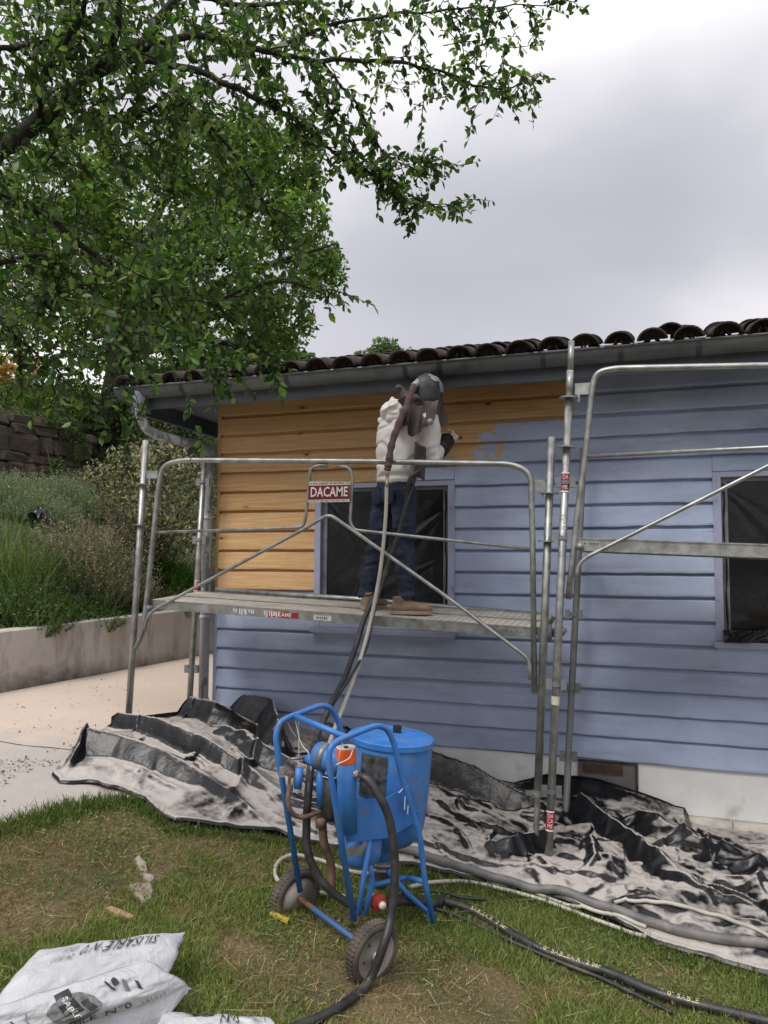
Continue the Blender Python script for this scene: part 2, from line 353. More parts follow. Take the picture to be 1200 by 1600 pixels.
def board(x0, x1, k, zlo=None, zhi=None):
    """a lapped board with a slightly wavy lower edge"""
    z0, z1 = zlo or ZL(k), zhi or ZL(k+1)+.012
    m = max(2, int((x1-x0)/.07)); xs = np.linspace(x0, x1, m)
    w = .0065*(fbm(xs*3, xs*0+k*7.3, 21)-.5)*2+.0050*(vnoise(xs*14, xs*0+k*3.1, 22)-.5); wy = .004*(fbm(xs*3, xs*0+k*5.7, 23)-.5)
    gt = min(z1-.026, z0+.150)
    prof = [(-.001, z1), (-.010, z1), (-.013, gt+.010), (-.037, gt-.012), (-.049, z0+.016), (-.048, z0+.004), (-.043, z0), (-.020, z0+.012), (-.001, z0+.014)]
    v = np.array([[(xx, y+(wy[i] if y < -.02 else 0), zz+(w[i] if zz < z0+.05 else 0)) for y, zz in prof] for i, xx in enumerate(xs)]).reshape(-1, 3)
    q = len(prof); f = [(i*q+j, i*q+(j+1) % q, (i+1)*q+(j+1) % q, (i+1)*q+j) for i in range(m-1) for j in range(q)]
    f.append(tuple(range(q))); f.append(tuple(range((m-1)*q, m*q))[::-1])
    obj('siding_board', v, f, M['clap'], house, loc=((x0+x1)/2, 0, z0))
WX = [(-2.59, -1.405), (.447, 1.65)]; WZ = (1.245, 2.415); XE = 2.6; XW = -3.50
for k in range(17):
    z0, z1 = ZL(k), ZL(k+1)
    if z1 > WZ[0]+.02 and z0 < WZ[1]-.02:
        spans = [(XW, WX[0][0]), (WX[0][1], WX[1][0]), (WX[1][1], XE)]
    else: spans = [(XW, -.515), (-.513, XE)] if k >= 15 else [(XW, XE)]
    for a, b in spans: board(a, b, k)
    for a, b in WX:
        if z0 < WZ[1]-.02 < WZ[1]+.02 < z1: board(a+.002, b-.002, k, WZ[1]+.004)
        if z0 < WZ[0]-.02 < WZ[0]+.02 < z1: board(a+.002, b-.002, k, None, WZ[0]-.05)
# core behind the boards (front left open at the windows)
b = MB(); T0 = -.002
def wallrect(x0, x1, z0, z1): b.box((x0, 0, z0), (x1, .14, z1))
wallrect(-3.5, WX[0][0], .36, 3.2); wallrect(WX[0][0], WX[0][1], .36, WZ[0]); wallrect(WX[0][0], WX[0][1], WZ[1], 3.2)
wallrect(WX[0][1], WX[1][0], .36, 3.2); wallrect(WX[1][0], WX[1][1], .36, WZ[0]); wallrect(WX[1][0], WX[1][1], WZ[1], 3.2); wallrect(WX[1][1], XE, .36, 3.2)
b.box((-3.5, .141, .36), (-3.36, 7, 3.2)); b.build('wall', M['fascia'], house)
MB().box((-3.535, -.040, .36), (XW-.002, .10, 3.2)).build('corner_board', M['clap'], house)
MB().box((-3.52, -.02, -.6), (XE, .2, .362)).build('plinth', M['plinth'], house)
# stone ledge at the foot of the plinth
zx = [.24, .52, .80, 1.35, 1.95, XE]
for a, c in zip(zx[:-1], zx[1:]):
    m = MB(); m.tube([(a+.004, -.07, -.005), ((a+c)/2, -.071, -.004), (c-.004, -.07, -.006)], .052, 10, sq=1.0); m.box((a+.004, -.07, -.056), (c-.004, -.021, .04))
    m.build('ledge_stone', M['stone_l'], house, True)
MB().box((.1, -.10, -.5), (XE, -.021, -.062)).build('footing', M['stone_l'], house)
# grille in the plinth
gp0, gp1 = atY(903, 1186, -.02), atY(996, 1246, -.02)
gv = MB().box((gp0[0], -.034, gp1[2]-.02), (gp1[0], -.0205, .358)).build('vent_panel', basic('grey_vent_panel', (.10, .10, .095), (.14, .135, .125), 9, .7), house)
fr = MB(); fr.box((gp1[0]-.012, -.042, gp1[2]-.02), (gp1[0]+.006, -.0205, .359)); fr.box((gp0[0], -.042, .346), (gp1[0]-.012, -.036, .359)); fr.build('vent_frame', M['black_metal'], gv)
q0, q1 = atY(911, 1192, -.036), atY(973, 1213, -.036)
sl_ = MB()
for i in range(5):
    zz = q1[2]+(q0[2]-q1[2])*(i+.3)/5; sl_.box((q0[0], -.043, zz), (q1[0], -.0345, zz+.011))
sl_.build('vent_slats', basic('rusty_grille', (.05, .035, .03), (.09, .055, .04), 40, .8), gv)

# windows, covered with black film
n = NT('black_film'); p = n.pos()
c = n.mix(n.ramp(n.noise(p, 6, 6, .65), .58, .8), (.005, .0055, .007), (.020, .020, .023))
sx = n.n('SeparateXYZ', None, Vector=p); n.bump(n.noise(p, 6, 5, .6, stretch=(1, 1, .8), dist=1.5), .3, .02)
M['film'] = n.done(Base_Color=c, Roughness=.27, Specular_IOR_Level=.42)
M['chalk'] = basic('chalk_smear', (.12, .12, .12), (.2, .2, .2), 50, .9, 0, 0)
for wi, (x0, x1) in enumerate(WX):
    z0, z1 = WZ
    w = MB(); t = .052
    w.box((x0, -.056, z1-t*.7), (x1, .02, z1)); w.box((x0, -.056, z0), (x0+t, .02, z1-t*.7)); w.box((x1-t, -.056, z0), (x1, .02, z1-t*.7)); w.box((x0+t, -.052, z0), (x1-t, .02, z0+.04))
    wf = w.build('window', M['trim'], house, loc=((x0+x1)/2, 0, z0))
    MB().box((x0-.015, -.10, z0-.045), (x1+.015, -.002, z0-.003)).build('sill', M['trim'], wf)
    w = MB(); a, c_ = x0+t, x1-t; e_ = .045
    w.box((a, -.018, z0+.04), (a+e_, .03, z1-t*.7)); w.box((c_-e_, -.018, z0+.04), (c_, .03, z1-t*.7)); w.box((a+e_, -.018, z1-t*.7-.03), (c_-e_, .03, z1-t*.7))
    w.build('frame', basic('zinc_tape_frame', (.10, .105, .115), (.20, .205, .22), 9, .45, .1, .2) if wi == 0 else bpy.data.materials['zinc_tape_frame'], wf)
    # the film: taut with diagonal creases
    nu, nv = 90, 90; u, v_ = np.meshgrid(np.linspace(0, 1, nu), np.linspace(0, 1, nv), indexing='ij')
    xx = a+.004+(c_-a-.008)*u; zz = z0+.042+(z1-t*.7-z0-.046)*v_
    edge_ = np.minimum(np.minimum(u, 1-u), np.minimum(v_, 1-v_)); k_ = np.clip(edge_*8, 0, 1)
    yy = -.010+.0*u
    for (cx, cz, an, am, fr_) in ((1.0, .85, -2.45, .012, 14), (1.0, .5, -2.7, .007, 22), (0, .95, -.8, .008, 16), (.9, 0, 2.2, .008, 18), (.2, 0, 1.2, .006, 22)):
        du, dv = u-cx, v_-cz; th = np.arctan2(dv, du)-an; th = (th+pi) % (2*pi)-pi; rr = np.hypot(du, dv)
        yy = yy-1.1*am*np.exp(-(th*fr_/3)**2)*np.exp(-rr*1.2)*np.clip(rr*6, 0, 1)*np.cos(th*fr_)
    yy = yy-.008*(np.abs(2*fbm(u*3+wi*9, v_*3, 31)-1))*k_-.012*np.sin(u*6+v_*2)*k_*.4
    obj('plastic_sheet', np.stack([xx, yy, zz], -1).reshape(-1, 3), grid_faces(nu, nv), M['film'], wf, True)
    nu, nv = 60, 10; u, v_ = np.meshgrid(np.linspace(0, 1, nu), np.linspace(0, 1, nv), indexing='ij')
    if wi: obj('film_flap', np.stack([a-.01+(c_-a)*u, -.060-.05*v_*(1+.6*np.sin(u*17))-.012*np.sin(u*40+v_*4), z0+.075-.085*v_+.02*vnoise(u*12, v_*2, 33)], -1).reshape(-1, 3), grid_faces(nu, nv), M['film'], wf, True)
    tp = MB()   # loose film tape folded over the right jamb
    xs_ = c_-e_*.5 if wi == 0 else a+e_*.5
    zz = np.linspace(z0+.06, z1-.08, 40); L_ = []
    for i, q in enumerate(zz): L_.append((xs_+.012*(vnoise(q*9, 1., 4)-.5), -.022-.008*vnoise(q*16, 2., 5), q))
    tp.tube(L_, [.006+.010*vnoise(q*13, 3., 6) for q in zz], 6, sq=.5); tp.build('tape', M['film'], wf, True)

# eaves: fascia, soffit, gutter
GX0, GX1 = -4.12, XE
MB().box((-4.06, -.53, 3.035), (GX1, -.50, 3.20)).build('fascia', M['fascia'], house)
MB().box((-4.06, -.499, 3.16), (GX1, 0.2, 3.18)).box((-4.06, .2, 3.16), (-3.51, 7, 3.18)).build('soffit', M['fascia'], house)
MB().box((-4.10, -.499, 3.02), (-4.062, 7, 3.24)).build('barge_board', M['fascia'], house)
R = .080; yc, zc = -.615, 3.185
prof = [(yc+R*cos(a), zc+R*sin(a)) for a in np.linspace(pi*2, pi, 15)]
inn = [(yc+(R-.004)*cos(a), zc+(R-.004)*sin(a)) for a in np.linspace(pi, pi*2, 15)]
poly = [(0, y, z) for y, z in prof+inn]
g_ = MB(); g_.prism([(GX0, y, z) for _, y, z in poly], (GX1-GX0, 0, 0))
g_.tube([(GX0, yc-R-.004, zc+.002), (GX1, yc-R-.004, zc+.002)], .0095, 8)
g_.prism([(GX0-.004, y, z) for _, y, z in [(0,)+q for q in prof]], (.004, 0, 0))
M['gutter'] = basic('weathered_zinc', (.095, .105, .112), (.16, .172, .178), 4, .5, .4, .08, 40, dirt=(.06, .062, .062), dirt_amt=(.5, .75), dscale=5, stretch=(.5, 1, 1))
gut = g_.build('gutter', M['gutter'], house)
for px in (1093, 970, 848, 686, 632, 447, 283):
    xj = atY(px, 560, -.69)[0]
    jv = [(xj-.017, yc+(R+.004)*cos(a), zc+(R+.004)*sin(a)) for a in np.linspace(pi*2, pi, 15)]+[(xj-.017, yc+(R+.0005)*cos(a), zc+(R+.0005)*sin(a)) for a in np.linspace(pi, pi*2, 15)]
    MB().prism(jv, (.034, 0, 0)).build('gutter_joint', bpy.data.materials.get('joint') or basic('joint', (.04, .042, .045), (.08, .08, .085), 9, .5, .4), gut)
# downpipe: outlet, swan neck, pipe at the corner
n = NT('peeling_zinc'); p = n.pos(); pk = n.noise(p, 5, 6, .62, stretch=(1.6, 1.6, .55), dist=.6); s = n.n('SeparateXYZ', None, Vector=p)
mk = n.ramp(n.math('ADD', pk, n.math('MULTIPLY', n.math('SUBTRACT', 2.2, s.outputs['Z']), -.035)), .50, .515)
c = n.mix(mk, n.mix(n.noise(p, 9), (.37, .385, .425), (.45, .46, .495)), n.mix(n.noise(p, 12), (.13, .14, .15), (.24, .25, .26)))
n.bump(n.math('MULTIPLY', mk, -1.0), .6, .004); M['peel'] = n.done(Base_Color=c, Roughness=.5)
t0 = atY(219, 628, -.62); e1 = atY(219, 652, -.62); e2 = atY(232, 676, -.56); e3 = atY(328, 702, -.14); 
xp = -3.585; e4 = V3(xp, -.10, e3[2]-.02); e5 = V3(xp, -.10, .47)
path_ = bend([t0+V3(0, 0, .05), e1, e2, V3(xp+.02, -.12, e3[2]+.005), V3(xp, -.10, e3[2]-.14), e5], .10, 7)
dp = MB().tube(path_, .042, 16).build('downpipe', M['peel'], house, True)
MB().lathe(t0+V3(0, 0, .075), (0, 0, -1), [(0, .075), (.02, .072), (.05, .055), (.12, .054), (.122, .048)], 18).build('outlet', M['trim'], dp, True)
for zz in (.60, 1.30, 2.15): MB().lathe((xp, -.10, zz-.02), (0, 0, 1), [(0, .043), (.002, .049), (.03, .049), (.032, .043)], 16).build('pipe_collar', M['peel'], dp, True)

# roof: deck and canal tiles
SLP = radians(16)
sl_d = V3(0, cos(SLP), sin(SLP))
r0_ = V3(0, -.70, 3.168)
MB().prism([(-4.10, *(r0_+V3(0, .03, -.0))[1:]), (GX1, *(r0_+V3(0, .03, 0))[1:]), (GX1, *(r0_+sl_d*4.6)[1:]), (-4.10, *(r0_+sl_d*4.6)[1:])], (0, -.008, .022)).build('roof_deck', M['black_metal'], house)
MB().box((-4.08, -.66, 3.19), (GX1, -.63, 3.205)).build('eaves_filler', basic('dark_mortar', (.03, .025, .022), (.06, .05, .045), 20, .95), house)
n = NT('canal_tile_clay'); p = n.pos(); rr = n.n('ObjectInfo').outputs['Random']
c = n.mix(rr, (.028, .019, .017), (.055, .034, .028)); c = n.mix(n.ramp(n.noise(p, 14, 6, .65), .45, .7), c, (.055, .05, .045))
c = n.mix(n.ramp(n.noise(p, 6, 6, .7), .6, .74), c, (.10, .095, .088)); n.bump(n.noise(p, 50, 5), .4, .005)
M['tile'] = n.done(Base_Color=c, Roughness=.85)
def tile_mesh(cover):
    Lt, r1, r2, th = .42, .098, .080, .012; na = 11; v = []
    for sx, rr_ in ((0, r1), (Lt, r2)):
        for dr in (0, -th):
            for a in np.linspace(radians(8), radians(172), na):
                rx, rz = (rr_+dr)*cos(a), (rr_*.92+dr)*sin(a)
                if not cover: rz = .085-rz
                v.append((rx, sx*cos(SLP)-rz*sin(SLP), sx*sin(SLP)+rz*cos(SLP)))
    f = []
    A, B_, C_, D_ = 0, na, 2*na, 3*na
    for i in range(na-1):
        f += [(A+i, A+i+1, C_+i+1, C_+i), (B_+i+1, B_+i, D_+i, D_+i+1), (A+i+1, A+i, B_+i, B_+i+1), (C_+i, C_+i+1, D_+i+1, D_+i)]
    f += [(A, C_, D_, B_), (A+na-1, B_+na-1, D_+na-1, C_+na-1)]
    if cover:      # mortar closing the open end
        k0 = len(v); v += [(q[0]*1.0, q[1]+.09*cos(SLP), q[2]+.09*sin(SLP)) for q in v[B_:B_+na]]; f.append(tuple(range(k0, k0+na)))
    return v, f
tm = {}
for cv in (True, False):
    v, f = tile_mesh(cv); me = bpy.data.meshes.new('roof_tile'); me.from_pydata(v, [], f); me.polygons.foreach_set('use_smooth', [True]*len(f)); me.materials.append(M['tile']); tm[cv] = me
def put_tile(cv, x, s, dz, rz=0, ry=0):
    o = bpy.data.objects.new('roof_tile', tm[cv]); COL.objects.link(o); o.parent = house
    pt = r0_+sl_d*s; o.location = tuple(V3(x, pt[1], pt[2]+dz)-WLOC['house']); o.rotation_euler = (0, ry, rz)
TILE_P = .2135; xt0 = atY(1077, 520, -.74)[0]
i0 = int(math.ceil((-4.04-xt0)/TILE_P)); 
for i in range(i0, int((XE-xt0)/TILE_P)+1):
    for row in range(3):
        j = lambda a: random.uniform(-a, a)
        put_tile(True, xt0+i*TILE_P+j(.008), row*.33-.035+j(.015), .028+row*.004+j(.004), j(.03), j(.05))
        if row < 2: put_tile(False, xt0+(i+.5)*TILE_P+j(.005), row*.33+.03+j(.01), -.012, j(.02))
put_tile(True, atY(1046, 522, -.74)[0]+.01, .05, .055, .12, .1)
# ------------------------------------------------------------------ scaffolds
YF, YB = -1.0, -.25
F = lambda x, y, Y=YF: atY(x, y, Y)
B = lambda x, y, Y=YB: atY(x, y, Y)
n = NT('perforated_steel_deck'); p = n.objc(); s = n.n('SeparateXYZ', None, Vector=p)
fx = n.math('FRACT', n.math('MULTIPLY', s.outputs['X'], 22.0)); fy = n.math('FRACT', n.math('MULTIPLY', s.outputs['Y'], 30.0))
hole = n.math('MULTIPLY', n.math('LESS_THAN', n.math('ABSOLUTE', n.math('SUBTRACT', fx, .5)), .3), n.math('LESS_THAN', n.math('ABSOLUTE', n.math('SUBTRACT', fy, .5)), .2))
c = n.mix(n.ramp(n.noise(p, 5, 5, .6), .4, .65), (.46, .43, .37), (.62, .57, .49)); c = n.mix(n.math('MULTIPLY', hole, .75), c, (.16, .155, .14))
n.bump(n.math('MULTIPLY', hole, -1.0), .8, .006); M['deck'] = n.done(Base_Color=c, Roughness=.75)

def pole(pts, parent, r=.0242, name='standard', sm=True): return MB().tube(pts, r, 14).build(name, M['galv'], parent, sm)
def collar(c, parent, r=.052, name='collar', up=(0, 0, 1), t=.008):
    return MB().lathe(c, up, [(-t/2, .02), (-t/2, r), (t/2, r), (t/2, .02)], 18).build(name, M['galv'], parent)
def cups(c, parent, d=(1, 0, 0), w=.055):
    m = MB(); d = unit(d); o_ = unit(np.cross(d, (0, 0, 1)))
    for k in (-1, 1): m.obox(np.array(c)+d*k*w*.8, d*.018, o_*.016, V3(0, 0, .032))
    m.lathe(np.array(c)-V3(0, 0, .012), (0, 0, 1), [(0, .026), (.0, .032), (.024, .032), (.024, .026)], 14); m.obox(np.array(c), d*w*.8, o_*.006, V3(0, 0, .010))
    return m.build('clamp', M['galv_dull'], parent)
def lerp(a, b, t): return a+(b-a)*t
def on(a, b, py, fn):
    """point on the segment a-b seen at image row py"""
    best = min(np.linspace(0, 1, 400), key=lambda t: abs(py_of(lerp(a, b, t))-py)); return lerp(a, b, best)
def py_of(P): v = P-CAM; return 800-F_PX*(v@UP)/(v@FW)
def sticker(face_pt, half_w, half_h, parent, r, m, lines, up, tilt=0):
    """printed label wrapped on the camera side of a tube"""
    up = unit(up); out_ = unit((CAM-face_pt)*V3(1, 1, 0)); out_ = unit(out_-up*(out_@up)); side = np.cross(up, out_)
    rr = r+.0012; a = np.linspace(-half_w, half_w, 9); v = []
    for z in (-half_h, half_h):
        for q in a: v.append(face_pt+up*z+out_*rr*cos(q)+side*rr*sin(q))
    st = obj('label', v, [(i, i+1, 10+i, 9+i) for i in range(8)], m, parent)
    mb = MB()
    for s_ in (-1, 1):
        z0, z1 = sorted((s_*half_h*1.0, s_*half_h*.84)); w = []
        for z in (z0, z1):
            for q in a: w.append(face_pt+up*z+out_*(rr+.0006)*cos(q)+side*(rr+.0006)*sin(q))
        mb.add(w, [(i, i+1, 10+i, 9+i) for i in range(8)])
    H_ = half_h*1.5/len(lines)
    for i, t in enumerate(lines):
        tv, tf = text2d(t, H_*1.15); zz = half_h*.75-H_*(i+.5)
        mb.add([face_pt+up*(zz+y)+out_*(rr+.0008)*cos(x*1.0/rr*.75)+side*(rr+.0008)*sin(x/rr*.75) for x, y in tv], tf)
    mb.build('lettering', M['white_ink'], st)
    return st

sc1 = thing('scaffold', 'lower scaffold bay carrying the person, with a red name sign on its guard rail', 'scaffold', F(520, 1180), 'scaffold bays along the wall')
# standards
a, b = F(199, 1148), F(228, 688)
d = unit(b-a); a = a-d*((a[2]-gz(a[0], a[1]))/d[2])
pole([a, b], sc1); pf = lambda py: on(a, b, py, F)
s1 = MB().lathe(pf(820), d, [(-.001, .028), (.12, .028), (.121, .024)], 14)
for py in (757, 820): collar(pf(py), sc1, up=d)
k = MB(); q = pf(742); k.obox(q+V3(.07, 0, .0), V3(.055, 0, 0), V3(0, .003, 0), V3(0, 0, .03)); k.obox(q+V3(.055, 0, -.045), V3(.008, 0, 0), V3(0, .006, 0), V3(0, 0, .03)); k.build('lock_tab', M['galv'], sc1)
a2, b2 = B(295, 1116), B(320, 712); d2 = unit(b2-a2)
a2 = a2-d2*((a2[2]-gz(a2[0], a2[1])-.01)/d2[2])
pole([a2, b2], sc1)
for py in (753, 843, 1045): cups(on(a2, b2, py, B), sc1, (1, .2, 0), .05)
MB().lathe(on(a2, b2, 1114, B), (0, 0, 1), [(-.006, .02), (-.006, .09), (.004, .09), (.004, .02)], 12).build('base_plate', M['galv_dull'], sc1)
sticker(on(a2, b2, 915, B), 1.1, .045, sc1, .0242, M['red'], ['D'], d2)
a3, b3 = F(836, 1348), F(862, 683); d3 = unit(b3-a3); b3_ = b3
pole([on(a3, b3, 1238, F), b3], sc1)
mb = MB(); lo = on(a3, b3, 1238, F); pr_ = [(0, .019)]
nn = 34; hh = np.linalg.norm(lo-a3)
for i in range(nn): pr_ += [(hh*i/nn, .0165), (hh*(i+.5)/nn, .0195)]
mb.lathe(a3, d3, pr_, 12); mb.build('jack_screw', M['galv'], sc1, True)
wg = MB(); wg.obox(lo, RT*.075+V3(0, 0, .0), unit(np.cross(RT, UP))*.022, V3(0, 0, .007)); wg.lathe(lo-V3(0, 0, .02), (0, 0, 1), [(0, .03), (.035, .03)], 12); wg.build('jack_nut', M['galv'], sc1)
for py in (770, 846): collar(on(a3, b3, py, F), sc1, .058, up=d3)
q = on(a3, b3, 757, F); k = MB(); k.obox(q-V3(.075, 0, 0), V3(.05, 0, 0), V3(0, .003, 0), V3(0, 0, .033)); k.obox(q-V3(.045, 0, .045), V3(.007, 0, 0), V3(0, .006, 0), V3(0, 0, .03)); k.build('lock_tab', M['galv'], sc1)
gp = V3(a3[0], a3[1], gz(a3[0], a3[1])); MB().box(gp+V3(-.07, -.07, -.01), gp+V3(.07, .07, a3[2]-gp[2]+.004)).build('base_plate', M['galv_dull'], sc1)
# guard rail frame
YG = YF-.02
G = lambda x, y: atY(x, y, YG)
rail = [G(212, 1013), G(224, 985), G(247, 765), G(254, 727), G(283, 719), G(560, 721), G(800, 725), G(829, 738), G(832, 830), G(835, 1083)]
gr = MB().tube(bend(rail, .09, 6), .0185, 12).build('guard_rail', M['galv'], sc1, True)
MB().tube(bend([G(243, 832), G(475, 824), G(480, 790), G(485, 733), G(493, 728), G(512, 727)], .05, 5), .0112, 10).build('mid_rail', M['galv'], sc1, True)
MB().tube(bend([G(527, 728), G(546, 730), G(551, 745), G(547, 815), G(553, 828), G(831, 858)], .05, 5), .0112, 10).build('mid_rail', M['galv'], sc1, True)
YD = YF-.045; Gd = lambda x, y: atY(x, y, YD)
MB().tube(bend([Gd(226, 985), Gd(229, 966), Gd(240, 953), Gd(476, 826), Gd(514, 803), Gd(548, 826), Gd(700, 934), Gd(822, 1026), Gd(828, 1038), Gd(828, 1062)], .05, 5), .0125, 10).build('brace', M['galv'], sc1, True)
# sign plate
c4 = [G(484, 785.5), G(548, 784.5), G(549.5, 753.5), G(485.5, 753)]
ux, uy = c4[1]-c4[0], c4[3]-c4[0]; nrm = unit(np.cross(ux, uy)); off = nrm*.022
sg = MB().prism([q+off for q in c4], nrm*.004).build('sign_plate', M['white_pl'], sc1)
sp_ = lambda u, v, h: c4[0]+ux*u+uy*v+off+nrm*h
MB().prism([sp_(.0, .13, .0045), sp_(1, .13, .0045), sp_(1, .80, .0045), sp_(.0, .80, .0045)], nrm*.001).build('sign_panel', M['sign_red'], sg)
tv, tf = text2d('DACAME', 1, True); tw = tv[:, 0].max()-tv[:, 0].min(); th_ = tv[:, 1].max()-tv[:, 1].min()
MB().add([sp_(.5+x/tw*.90, .465+(y)/th_*.47, .0062) for x, y in tv], tf).build('sign_lettering', M['white_ink'], sg)
m = MB()
for v0, v1 in ((.035, .09), (.845, .935)):
    u = .03
    while u < .97:
        w_ = random.choice((.012, .018, .026)); m.add([sp_(u, v0, .0048), sp_(u+w_, v0, .0048), sp_(u+w_, v1, .0048), sp_(u, v1, .0048)], [(0, 1, 2, 3)]); u += w_+random.choice((.008, .01, .03))
m.build('small_print', M['grey_ink'], sg, kind='stuff')
# deck: two planks of perforated steel with folded side beams
fl, fr_ = F(229, 938), F(843, 983)
ex = unit(fr_-fl); Ld = np.linalg.norm(fr_-fl); ez = unit(np.cross(ex, V3(0, 1, 0))); ez = ez if ez[2] > 0 else -ez
ey = unit(np.cross(ez, ex)+ez*.065); ez = unit(np.cross(ex, ey))
for i in range(2):
    w_ = .325; c0 = fl+ey*(.012+i*(w_+.012)); m = MB()
    m.obox(c0+ex*Ld/2+ey*w_/2-ez*.008, ex*Ld/2, ey*(w_/2-.0035), ez*.008)
    pk_ = m.build('platform', M['deck'], sc1, loc=c0+ex*Ld/2)
    m = MB()
    for yy in (0, w_):
        m.obox(c0+ex*Ld/2+ey*yy-ez*.030, ex*(Ld/2+.005), ey*.003, ez*.0305); m.obox(c0+ex*Ld/2+ey*(yy+(.012 if yy == 0 else -.012))-ez*.0600, ex*(Ld/2), ey*.0085, ez*.002)
        m.obox(c0+ex*Ld/2+ey*yy+ez*.0025, ex*Ld/2, ey*.0055, ez*.0035)
    m.build('side_beam', M['galv'], pk_)
fb = lambda u, v, h=.0038: fl+ey*.012+ex*(u*Ld)-ez*v-ey*h     # on the front beam face
st = MB().add([fb(.345, .012), fb(.345, .053), fb(.43, .053), fb(.43, .012)], [(0, 1, 2, 3)]).build('label', M['red'], sc1)
tv, tf = text2d('DACAME', .040); m = MB().add([fb(.383+x/Ld, .033-y, .0042) for x, y in tv], tf)
for i in range(7):
    u = .338+.045*i/7; m.add([fb(u, .010, .0044), fb(u, .046+.010*(i % 2), .0044), fb(u+.003, .046+.010*(i % 2), .0044), fb(u+.003, .012, .0044)], [(0, 1, 2, 3)])
m.build('lettering', M['white_ink'], st)
m = MB()
for i in range(9):
    u = .252+.06*i/9+random.uniform(0, .004); h_ = random.uniform(.02, .042); m.add([fb(u, .012), fb(u, .012+h_), fb(u+.0035, .012+h_), fb(u+.003, .012)], [(0, 1, 2, 3)])
m.build('paint_mark', M['white_ink'], sc1)
st = MB().add([fb(.47, .018), fb(.47, .050), fb(.515, .050), fb(.515, .018)], [(0, 1, 2, 3)]).build('label', M['white_pl'], sc1)
m = MB()
for i in range(6):
    u = .476+.005*i; m.add([fb(u, .025, .0042), fb(u, .043, .0042), fb(u+.0035, .043, .0042), fb(u+.0035, .025, .0042)], [(0, 1, 2, 3)])
m.build('lettering', M['grey_ink'], st)
m = MB()
for u in list(.012+.008*np.arange(4))+list(.93+.01*np.arange(4)): m.lathe(fb(u, .028, .0035), -ey, [(0, .004), (.0015, .004)], 8)
m.build('holes', M['black_ink'], sc1, kind='stuff')
# ledger behind the deck, cross tubes under both ends
MB().tube([atY(338, 922, -.29), atY(560, 936, -.29), atY(852, 962, -.29)], .0205, 12).build('ledger', M['galv'], sc1, True)
for u in (.008, .992):
    q = fl+ex*Ld*u-ez*.055; MB().tube([q-ey*.03, q+ey*.82], .0215, 12).build('transom', M['galv_dull'], sc1, True)
q = fr_+ex*.04-ez*.0
m = MB(); m.lathe(q+V3(.03, .12, -.03), (1, -.5, .3), [(0, .03), (.07, .03), (.072, .016), (.09, .016)], 12); m.obox(q+V3(0, .03, -.02), V3(.03, 0, 0), V3(0, .03, 0), V3(0, 0, .05)); m.build('coupler', M['galv_dull'], sc1, True)

# taller bay on the right
YR = -1.06
Rr = lambda x, y: atY(x, y, YR)
sc2 = thing('scaffold', 'taller empty scaffold bay reaching the gutter in front of the second window', 'scaffold', Rr(860, 1360), 'scaffold bays along the wall')
a, b = Rr(856, 1363), Rr(893, 533); d = unit(b-a)
pole([a, on(a, b, 622, 0)], sc2); MB().tube([on(a, b, 624, 0), on(a, b, 580, 0)], .0226, 14).tube([on(a, b, 581, 0), b], .019, 14).build('spigot', M['galv'], sc2, True)
for py in (622, 699): collar(on(a, b, py, 0), sc2, .058, up=d)
q = on(a, b, 611, 0); k = MB(); k.obox(q+V3(.085, 0, .01), V3(.05, 0, 0), V3(0, .003, 0), V3(0, 0, .036)); k.obox(q+V3(.055, 0, -.04), V3(.008, 0, 0), V3(0, .006, 0), V3(0, 0, .03)); k.build('lock_tab', M['galv'], sc2)
sticker(on(a, b, 754, 0), 1.2, .062, sc2, .0242, M['red'], ['DA', 'CA', 'ME'], d)
sticker(on(a, b, 1281, 0), 1.2, .060, sc2, .0242, M['red'], ['DA', 'CA', 'ME'], d)
m = MB()
for i in range(7):
    q = on(a, b, 806+i*5, 0); o_ = unit((CAM-q)*V3(1, 1, 0)); m.obox(q+o_*.0243+V3(random.uniform(-.004, .004), 0, 0), RT*.007, o_*.001, V3(0, 0, random.uniform(.004, .008)))
m.build('paint_mark', M['white_ink'], sc2)
q = on(a, b, 1094, 0); MB().lathe(q-d*.025, d, [(0, .0247), (.001, .0256), (.05, .0256), (.051, .0247)], 12).build('tape_band', basic('old_masking_tape', (.5, .47, .36), (.62, .58, .46), 30, .7), sc2)
for py in (754, 840, 1068, 1236): cups(on(a, b, py, 0), sc2, (1, .15, 0), .052)
gp = V3(a[0], a[1], gz(a[0], a[1])); MB().box(gp+V3(-.07, -.07, -.01), gp+V3(.07, .07, a[2]-gp[2]+.006)).build('base_plate', M['galv_dull'], sc2)
bb = [Rr(858, 1342), atY(884, 1288, -.3), atY(888, 1180, -.25), B(905, 850), B(912, 700)]
MB().tube(bend(bb, .07, 6), .0236, 14).build('standard', M['galv_dull'], sc2, True)
for py, px in ((960, 897), (1075, 893), (1182, 888)): cups(B(px, py), sc2, (1, .1, 0), .055)
r2 = [Rr(888, 936), Rr(897, 850), Rr(905, 780), Rr(917, 690), Rr(924, 612), Rr(931, 582), Rr(960, 575.5), Rr(1200, 571)]
r2.append(r2[-1]+(r2[-1]-r2[-2])*1.55); q = r2[-1]; r2 += [q+V3(.12, 0, -.1), q+V3(.10, 0, -1.45)]
MB().tube(bend(r2, .11, 6), .0185, 12).build('guard_rail', M['galv'], sc2, True)
q0, q1 = Rr(918, 713), Rr(1200, 699); MB().tube([q0, q1+(q1-q0)*1.65], .0125, 10).build('mid_rail', M['galv'], sc2, True)
Rd = lambda x, y: atY(x, y, YR-.03); q0, q1 = Rd(914, 872), Rd(1200, 728)
